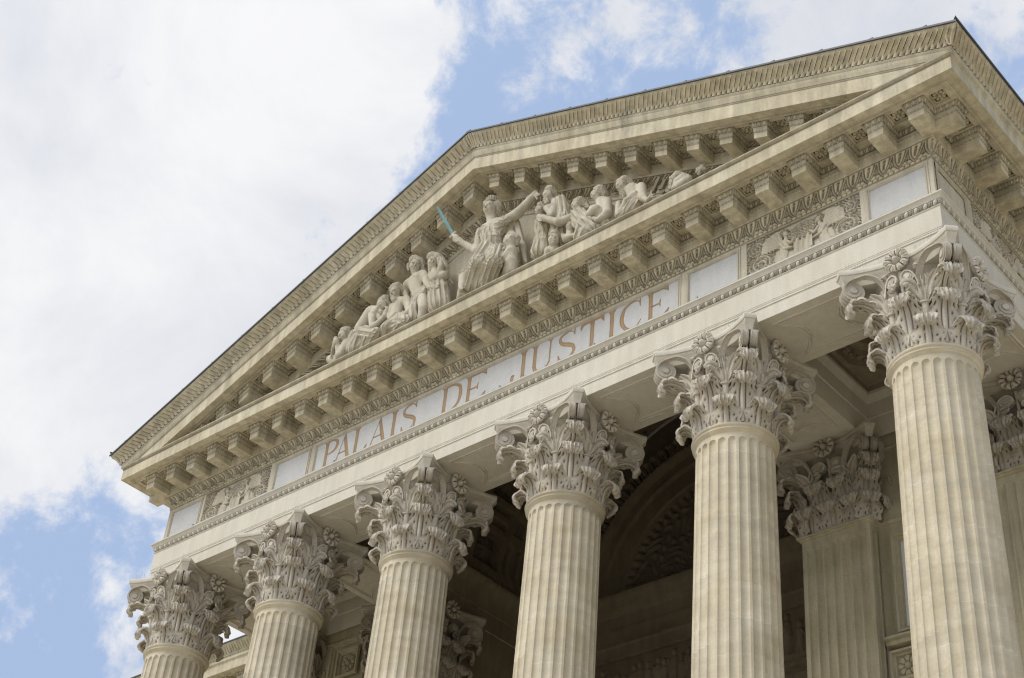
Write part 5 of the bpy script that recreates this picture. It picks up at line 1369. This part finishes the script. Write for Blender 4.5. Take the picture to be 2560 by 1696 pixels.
class Solid:
    def __init__(s, caps, h, extra=0.0, more=()):
        P = np.array([c[:3] for c in caps]+[c[3:6] for c in caps]+[m[:3] for m in more]); r = np.array([c[6] for c in caps]+[c[7] for c in caps]+[m[3] for m in more])
        s.lo = (P-r[:, None]).min(0)-.05-extra; s.hi = (P+r[:, None]).max(0)+.05+extra; s.h = h
        s.ax = [np.arange(s.lo[i], s.hi[i]+h, h) for i in range(3)]
        s.F = np.full([len(a) for a in s.ax], .5, np.float32)
    def window(s, c, R):
        sl = []
        for i in range(3):
            a = int(max(0, math.floor((c[i]-R-s.lo[i])/s.h))); b = int(min(len(s.ax[i]), math.ceil((c[i]+R-s.lo[i])/s.h)+1)); sl.append(slice(a, max(a, b)))
        X = np.meshgrid(*[s.ax[i][sl[i]] for i in range(3)], indexing='ij')
        return tuple(sl), X
    def union(s, sl, d, k):
        f = s.F[sl]; hh = np.clip(.5+.5*(f-d)/k, 0, 1)
        s.F[sl] = f*(1-hh)+d*hh-k*hh*(1-hh)
    def cut(s, sl, d, k):
        f = s.F[sl]; hh = np.clip(.5-.5*(f+d)/k, 0, 1)
        s.F[sl] = f*(1-hh)+(-d)*hh+k*hh*(1-hh)
    def capsule(s, c, k=.03, folds=0, cut=False, seed=0):
        a, b, r1, r2 = np.array(c[:3]), np.array(c[3:6]), c[6], c[7]
        L = np.linalg.norm(b-a)
        sl, X = s.window((a+b)/2, L/2+max(r1, r2)+.08)
        if any(q.stop <= q.start for q in sl): return
        ab = b-a; t = np.clip(sum((X[i]-a[i])*ab[i] for i in range(3))/(L*L+1e-9), 0, 1)
        D = [X[i]-a[i]-t*ab[i] for i in range(3)]
        r = r1+(r2-r1)*t
        d = np.sqrt(D[0]**2+D[1]**2+D[2]**2)-r
        if folds:
            z = ab/(L+1e-9) if L > .05 else np.array([0, 0, 1.0])
            e1 = np.cross(z, [0, 1.0, .2]); e1 /= np.linalg.norm(e1); e2 = np.cross(z, e1)
            ph = np.arctan2(sum(D[i]*e2[i] for i in range(3)), sum(D[i]*e1[i] for i in range(3)))
            n = max(4, round(2*PI*max(r1, r2)/.085))
            w = np.sin(ph*n+1.2*t+seed*1.7+.5*np.sin(3*t+seed))
            d = d + folds*np.minimum(r, .14)*(.55*w+.25*np.sin(ph*n*2.1+seed-1.5*t)-.25*np.abs(w))
        (s.cut if cut else s.union)(sl, d.astype(np.float32), k)
    def ellipsoid(s, c, axes, rad, k=.02, cut=False):
        sl, X = s.window(c, max(rad)+.05)
        if any(q.stop <= q.start for q in sl): return
        q = 0
        for ax, r in zip(axes, rad): q = q + (sum((X[i]-c[i])*ax[i] for i in range(3))/r)**2
        d = (np.sqrt(q)-1)*min(rad)
        (s.cut if cut else s.union)(sl, d.astype(np.float32), k)
    def ripple(s, amp, f, seed):
        X = np.meshgrid(*s.ax, indexing='ij')
        w = np.sin(X[0]*f+seed+2.2*np.sin(X[2]*f*.45))*np.sin(X[2]*f*.8+1.7*np.sin(X[0]*f*.6)+X[1]*f*.7)
        s.F += (amp*w).astype(np.float32)
    def mesh(s, name):
        V, Q = nets(s.F, s.lo, s.h)
        mb = MB(); mb.add(V, [Q]); return mb.mesh(name, 180)

def add_head(S, hd):
    x, y, z, r, yaw, pit = hd
    c = np.array([x, y, z]); a, p = math.radians(yaw), math.radians(pit)
    f0 = np.array([math.sin(a), -math.cos(a), 0]); up = np.array([0, 0, 1.0])
    f = f0*math.cos(p)-up*math.sin(p); u = up*math.cos(p)+f0*math.sin(p); sd = np.cross(f, u)
    A = (sd, f, u)
    E_ = lambda s_, f_, u_: c+r*(s_*sd+f_*f+u_*u)
    cp = lambda p1, p2, r1, r2, **k: S.capsule((*E_(*p1), *E_(*p2), r1*r, r2*r), **k)
    S.ellipsoid(E_(0, -.06, .18), A, (.80*r, .98*r, .98*r), .03)
    S.ellipsoid(E_(0, .22, -.48), A, (.60*r, .66*r, .70*r), .05*r/.1)
    S.ellipsoid(E_(0, .48, -.95), A, (.26*r, .26*r, .22*r), .03)
    cp((-.45, .72, .30), (.45, .72, .30), .17, .17, k=.012)
    cp((0, .86, .20), (0, 1.12, -.20), .09, .125, k=.006)
    for q in (-1, 1):
        S.ellipsoid(E_(q*.34, 1.0, .04), A, (.24*r, .30*r, .17*r), .006, cut=True)
        S.ellipsoid(E_(q*.33, .76, .03), A, (.16*r, .15*r, .11*r), .006)
        S.ellipsoid(E_(q*.46, .55, -.28), A, (.22*r, .2*r, .22*r), .03)
        S.ellipsoid(E_(q*.82, -.05, .0), A, (.10*r, .2*r, .28*r), .01)
    cp((-.18, .88, -.42), (.18, .88, -.42), .11, .11, k=.006); cp((-.15, .86, -.64), (.15, .86, -.66), .12, .12, k=.006)
    cp((-.20, 1.0, -.53), (.20, 1.0, -.53), .085, .085, k=.004, cut=True)

STAT = []
for i, e in enumerate(FIGS):
    base = min(e['body']+e.get('cloth', []), key=lambda c: min(c[2], c[5]))
    bx = np.mean([c[0] for c in e['body']]); by = -.9
    root = tag(empty(e['kind'], loc=(float(bx), by, LEDGE)), e['label'], 'statue', 'stone figures of the pediment group')
    off = Vector((-float(bx), -by, -LEDGE))
    hd = e.get('head')
    h = .0098 if 'crowned' not in e['label'] else .0115
    S = Solid(e['body'], h, more=[(hd[0], hd[1], hd[2], hd[3]*1.4)] if hd else ())
    for c in e['body']: S.capsule(c, k=.035 if min(c[6], c[7]) > .035 else .012)
    if hd: add_head(S, hd)
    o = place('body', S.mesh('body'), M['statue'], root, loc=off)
    if 'hair' in e:
        S = Solid(e['hair'], h)
        for c in e['hair']: S.capsule(c, k=.02)
        S.ripple(.009, 125, i)
        place('hair' if e['kind'] != 'lion' else 'mane', S.mesh('hair'), M['statue'], root, loc=off)
    if 'cloth' in e:
        S = Solid(e['cloth'], .0115)
        for j, c in enumerate(e['cloth']): S.capsule(c, k=.05, folds=.20, seed=i+j)
        place('robe', S.mesh('robe'), M['statue'], root, loc=off)
    STAT.append((root, off, e))
# crown of the large seated woman
just = [t for t in STAT if 'crowned' in t[2]['label']][0]
hx, hy, hz_, hr, yaw, pit = just[2]['head']
cm = MB()
for k in range(9):
    a = math.radians(yaw)+(k-4)*.42
    d = np.array([math.sin(a), -math.cos(a), 0]); p0 = np.array([hx, hy+.03, hz_+hr*1.12])+d*hr*.66
    cm.tube([p0, p0+d*.012+[0, 0, .05], p0+d*.025+[0, 0, .095]], [.03, .027, .006], 6)
ring = [np.array([hx+math.sin(a)*hr*.68, hy+.03-math.cos(a)*hr*.68, hz_+hr*1.10]) for a in np.linspace(0, 2*PI, 25)[:-1]]
cm.tube(ring, .024, 6, close=True)
place('crown', cm.mesh('crown', 60), M['statue'], just[0], loc=just[1])
# sword in her hand
a, b, c = [np.array(q) for q in MISC['sword']]
sw = tag(empty('sword', loc=Vector(b)), 'narrow turquoise blade raised in the fist of the crowned stone woman', 'sword')
ax_ = (a-b)/np.linalg.norm(a-b); side = np.cross(ax_, [0, 1, 0]); side /= np.linalg.norm(side); nn = np.cross(side, ax_)
bl = MB(); L_ = np.linalg.norm(a-b)
P = []
for t, w in ((0, .031), (.1, .031), (.80, .028), (.93, .022), (1.0, .004)):
    P.append([ax_*L_*t+side*w, ax_*L_*t+nn*.012, ax_*L_*t-side*w, ax_*L_*t-nn*.012])
bl.grid(np.array(P), cv=True); bl.poly(P[0]); bl.build('blade', M['blade'], sw, 20)
hl = MB(); hl.tube([c-b-ax_*.0, (c-b)*.5, -ax_*.005], [.030, .026, .030], 10); hl.tube([-side*.075-ax_*.01, side*.075-ax_*.01], .022, 8); hl.build('hilt', M['statue'], sw, 50)
# chains on two of the captives
for nm, lab in (('chain1', 'dark link chain hanging from the raised wrists of the hunched prisoner'), ('chain2', 'dark link chain hanging from the wrists of the bearded captive')):
    pts = catmull(MISC[nm], 60); d = np.r_[0, np.cumsum(np.linalg.norm(np.diff(pts, axis=0), axis=1))]
    n = int(d[-1]/.042); ch = MB()
    for k in range(n):
        s0 = (k+.5)*d[-1]/n; p = np.array([np.interp(s0, d, pts[:, q]) for q in range(3)])
        t = np.array([np.interp(s0+.01, d, pts[:, q])-np.interp(s0-.01, d, pts[:, q]) for q in range(3)]); t /= np.linalg.norm(t)+1e-9
        u = np.cross(t, [.3, 1, .1] if k % 2 else [1, -.2, .2]); u /= np.linalg.norm(u)
        ch.tube([p+t*.030*math.cos(w)+u*.017*math.sin(w) for w in np.linspace(0, 2*PI, 13)[:-1]], .0075, 6, close=True)
    tag(ch.build('chain', M['stone'], None, 60), lab, 'chain', 'chains of the captives')
# sawn beams between the old man and the bowed figure
for q, lab in zip(MISC['beams'], ('longest of the sawn stone planks, slanting up beside the old man\'s open hand', 'lowest of the sawn stone planks, leaning the other way against the crossing pair', 'short upright stone plank next to the bowed back at the right end')):
    a, b = np.array(q[0]), np.array(q[1]); bb = MB(); t = b-a; L_ = np.linalg.norm(t); t /= L_
    s1 = np.cross(t, [0, 1, 0]); s1 /= np.linalg.norm(s1); s2 = np.cross(t, s1)
    bb.grid(np.array([[a+t*L_*k+s1*w*.030+s2*v*.030 for w, v in ((-1, -1), (1, -1), (1, 1), (-1, 1))] for k in (0, 1)]), cv=True)
    bb.poly([a+s1*w*.030+s2*v*.030 for w, v in ((-1, -1), (1, -1), (1, 1), (-1, 1))]); bb.poly([b+s1*w*.030+s2*v*.030 for w, v in ((-1, -1), (1, -1), (1, 1), (-1, 1))])
    tag(bb.build('stone_plank', M['statue']), lab, 'plank', 'sawn planks of the pediment group')

CAM_M = [[0.751923, 0.354327, 0.555935, 14.373227], [0.65435, -0.50377, -0.563952, -14.502547], [0.08024, 0.787825, -0.61065, -13.266871], [0.0, 0.0, 0.0, 1.0]]
CAM_F = 3839.09
VIEW = (-0.5559, 0.564, 0.6107)
CLOUDS = [(-0.6863, 0.2621, 0.6785, 8.36, 15.67, 1.35), (-0.6212, 0.3496, 0.7013, 5.67, 10.89, 1.25), (-0.5454, 0.4, 0.7366, 0.9, 4.33, 0.8), (-0.7219, 0.3613, 0.5902, 4.93, 11.94, 1.25), (-0.6481, 0.4157, 0.638, 0.9, 8.06, 0.98), (-0.5395, 0.4417, 0.7169, 0.15, 3.43, 0.55), (-0.4602, 0.4846, 0.7438, 0.9, 4.93, 0.44), (-0.4878, 0.4832, 0.727, 0.15, 1.64, 0.62), (-0.4535, 0.4927, 0.7427, 0.15, 1.79, 0.62), (-0.4061, 0.4967, 0.767, 0.6, 3.28, 0.62), (-0.4718, 0.4449, 0.7612, 0.15, 2.39, 0.55), (-0.3267, 0.5663, 0.7567, 0.9, 4.93, 0.74), (-0.289, 0.5887, 0.7549, 1.34, 4.93, 0.95), (-0.2465, 0.6105, 0.7527, 0.9, 4.48, 0.85), (-0.238, 0.6485, 0.723, 0.3, 3.28, 0.62), (-0.7832, 0.3741, 0.4966, 0.3, 3.43, 0.7), (-0.7622, 0.4089, 0.5019, 0.15, 3.28, 0.66), (-0.7544, 0.4468, 0.4808, 0.3, 2.84, 0.62), (-0.7644, 0.4251, 0.4847, 0.3, 2.54, 0.42), (-0.771, 0.454, 0.4465, 0.3, 3.43, 0.52), (-0.7768, 0.4836, 0.4033, 0.3, 3.28, 0.58), (-0.7313, 0.5344, 0.4239, 0.9, 5.67, 1.0), (-0.7627, 0.362, 0.5359, 0.6, 4.48, 0.66), (-0.7998, 0.4067, 0.4414, 0.3, 3.73, 0.5), (-0.7962, 0.439, 0.4164, 0.15, 2.54, 0.42)]
# ------------------------------------------------------------------ sky, sun, camera
W = bpy.data.worlds.new("World"); scn.world = W; W.use_nodes = True
nt = W.node_tree; L = nt.links
for n_ in list(nt.nodes): nt.nodes.remove(n_)
out = nt.nodes.new('ShaderNodeOutputWorld'); bg = nt.nodes.new('ShaderNodeBackground'); L.new(bg.outputs[0], out.inputs[0])
S_EL, S_AZ = math.radians(48), math.radians(-24)     # azimuth from the facade's normal, minus = towards the left
SUN = Vector((math.sin(S_AZ)*math.cos(S_EL), -math.cos(S_AZ)*math.cos(S_EL), math.sin(S_EL)))
sky = nt.nodes.new('ShaderNodeTexSky'); sky.sky_type = 'NISHITA'; sky.sun_disc = False
sky.sun_elevation = S_EL; sky.sun_rotation = math.atan2(SUN.x, SUN.y)
sky.altitude = 50; sky.air_density = 1.0; sky.dust_density = 1.2; sky.ozone_density = 1.6
tc = nt.nodes.new('ShaderNodeTexCoord'); D = tc.outputs['Generated']
def noise(scale, detail, rough=.55, vec=None, dist=0):
    n = nt.nodes.new('ShaderNodeTexNoise'); n.inputs['Scale'].default_value = scale; n.inputs['Detail'].default_value = detail; n.inputs['Roughness'].default_value = rough; n.inputs['Distortion'].default_value = dist
    L.new(vec or D, n.inputs['Vector']); return n
def math_(op, a, b=None):
    n = nt.nodes.new('ShaderNodeMath'); n.operation = op
    for i, q in enumerate((a, b)):
        if q is None: continue
        if isinstance(q, (int, float)): n.inputs[i].default_value = q
        else: L.new(q, n.inputs[i])
    return n.outputs[0]
wn = noise(5, 5)
ws = nt.nodes.new('ShaderNodeVectorMath'); ws.operation = 'SUBTRACT'; L.new(wn.outputs['Color'], ws.inputs[0]); ws.inputs[1].default_value = (.5, .5, .5)
wsc = nt.nodes.new('ShaderNodeVectorMath'); wsc.operation = 'SCALE'; L.new(ws.outputs[0], wsc.inputs[0]); wsc.inputs['Scale'].default_value = .10
wa = nt.nodes.new('ShaderNodeVectorMath'); wa.operation = 'ADD'; L.new(D, wa.inputs[0]); L.new(wsc.outputs[0], wa.inputs[1])
nv = nt.nodes.new('ShaderNodeVectorMath'); nv.operation = 'NORMALIZE'; L.new(wa.outputs[0], nv.inputs[0])
total = None
for (cx, cy, cz, r_in, r_out, wgt) in CLOUDS:
    d = nt.nodes.new('ShaderNodeVectorMath'); d.operation = 'DOT_PRODUCT'; L.new(nv.outputs[0], d.inputs[0]); d.inputs[1].default_value = (cx, cy, cz)
    mr = nt.nodes.new('ShaderNodeMapRange'); mr.interpolation_type = 'SMOOTHSTEP'
    mr.inputs[1].default_value = math.cos(math.radians(r_out)); mr.inputs[2].default_value = math.cos(math.radians(r_in)); mr.inputs[3].default_value = 0; mr.inputs[4].default_value = wgt
    L.new(d.outputs['Value'], mr.inputs[0])
    total = mr.outputs[0] if total is None else math_('MAXIMUM', total, mr.outputs[0])
# scattered clouds over the rest of the sky
n_wide = noise(2.2, 8, .6)
rest = nt.nodes.new('ShaderNodeMapRange'); rest.inputs[1].default_value = .42; rest.inputs[2].default_value = .62; L.new(n_wide.outputs[0], rest.inputs[0])
vd = nt.nodes.new('ShaderNodeVectorMath'); vd.operation = 'DOT_PRODUCT'; L.new(D, vd.inputs[0]); vd.inputs[1].default_value = VIEW
away = nt.nodes.new('ShaderNodeMapRange'); away.inputs[1].default_value = math.cos(math.radians(30)); away.inputs[2].default_value = math.cos(math.radians(40)); L.new(vd.outputs['Value'], away.inputs[0])
total = math_('MAXIMUM', total, math_('MULTIPLY', rest.outputs[0], away.outputs[0]))
fb = noise(19, 15, .66, dist=.2); fb2 = noise(5.5, 6, .55, vec=nv.outputs[0])
fbm = math_('ADD', math_('MULTIPLY', math_('SUBTRACT', fb.outputs[0], .5), 2.4), math_('MULTIPLY', math_('SUBTRACT', fb2.outputs[0], .5), 1.0))
mk = nt.nodes.new('ShaderNodeMapRange'); mk.interpolation_type = 'SMOOTHSTEP'; mk.inputs[1].default_value = .29; mk.inputs[2].default_value = .86
L.new(math_('ADD', total, fbm), mk.inputs[0])
blue = nt.nodes.new('ShaderNodeVectorMath'); blue.operation = 'SCALE'; L.new(sky.outputs[0], blue.inputs[0]); blue.inputs['Scale'].default_value = .075
hz = nt.nodes.new('ShaderNodeMix'); hz.data_type = 'RGBA'; hz.inputs[0].default_value = .86; L.new(blue.outputs[0], hz.inputs[6]); hz.inputs[7].default_value = (.445, .58, .845, 1)
sh = noise(4.5, 9, .6, dist=.4)
shr = nt.nodes.new('ShaderNodeMapRange'); shr.inputs[1].default_value = .35; shr.inputs[2].default_value = .65; L.new(sh.outputs[0], shr.inputs[0])
cc = nt.nodes.new('ShaderNodeMix'); cc.data_type = 'RGBA'; L.new(shr.outputs[0], cc.inputs[0]); cc.inputs[6].default_value = (.665, .695, .765, 1); cc.inputs[7].default_value = (.92, .922, .938, 1)
mx = nt.nodes.new('ShaderNodeMix'); mx.data_type = 'RGBA'; L.new(mk.outputs[0], mx.inputs[0]); L.new(hz.outputs[2], mx.inputs[6]); L.new(cc.outputs[2], mx.inputs[7])
# the veiled sun brightens the clouds round it
sd_ = nt.nodes.new('ShaderNodeVectorMath'); sd_.operation = 'DOT_PRODUCT'; L.new(D, sd_.inputs[0]); sd_.inputs[1].default_value = SUN
gl = math_('MULTIPLY', math_('POWER', math_('MAXIMUM', sd_.outputs['Value'], 0), 6.0), 1.4)
gm = nt.nodes.new('ShaderNodeVectorMath'); gm.operation = 'SCALE'; gm.inputs[0].default_value = (1.0, .96, .88); L.new(gl, gm.inputs['Scale'])
fin = nt.nodes.new('ShaderNodeVectorMath'); fin.operation = 'ADD'; L.new(mx.outputs[2], fin.inputs[0]); L.new(gm.outputs[0], fin.inputs[1])
L.new(fin.outputs[0], bg.inputs['Color']); bg.inputs['Strength'].default_value = 1.0

sl = bpy.data.lights.new('sun', 'SUN'); sl.energy = 1.6; sl.angle = math.radians(26); sl.color = (1.0, .955, .86)
so = bpy.data.objects.new('sun', sl); COL.objects.link(so); so.rotation_euler = (-SUN).to_track_quat('-Z', 'Y').to_euler()

cd = bpy.data.cameras.new('camera'); cam = bpy.data.objects.new('camera', cd); COL.objects.link(cam); scn.camera = cam
cd.sensor_width = 36; cd.lens = CAM_F/2560*36; cd.clip_start = .1; cd.clip_end = 2000
cam.matrix_world = Matrix(CAM_M)
scn.view_settings.view_transform = 'Standard'; scn.view_settings.look = 'None'; scn.view_settings.exposure = 0; scn.view_settings.gamma = 1
scn.render.engine = 'CYCLES'
scn.cycles.use_denoising = True
scn.cycles.max_bounces = 6; scn.cycles.diffuse_bounces = 4
scn.cycles.use_adaptive_sampling = True; scn.cycles.adaptive_threshold = .02

scn.cycles.filter_width = 1.2
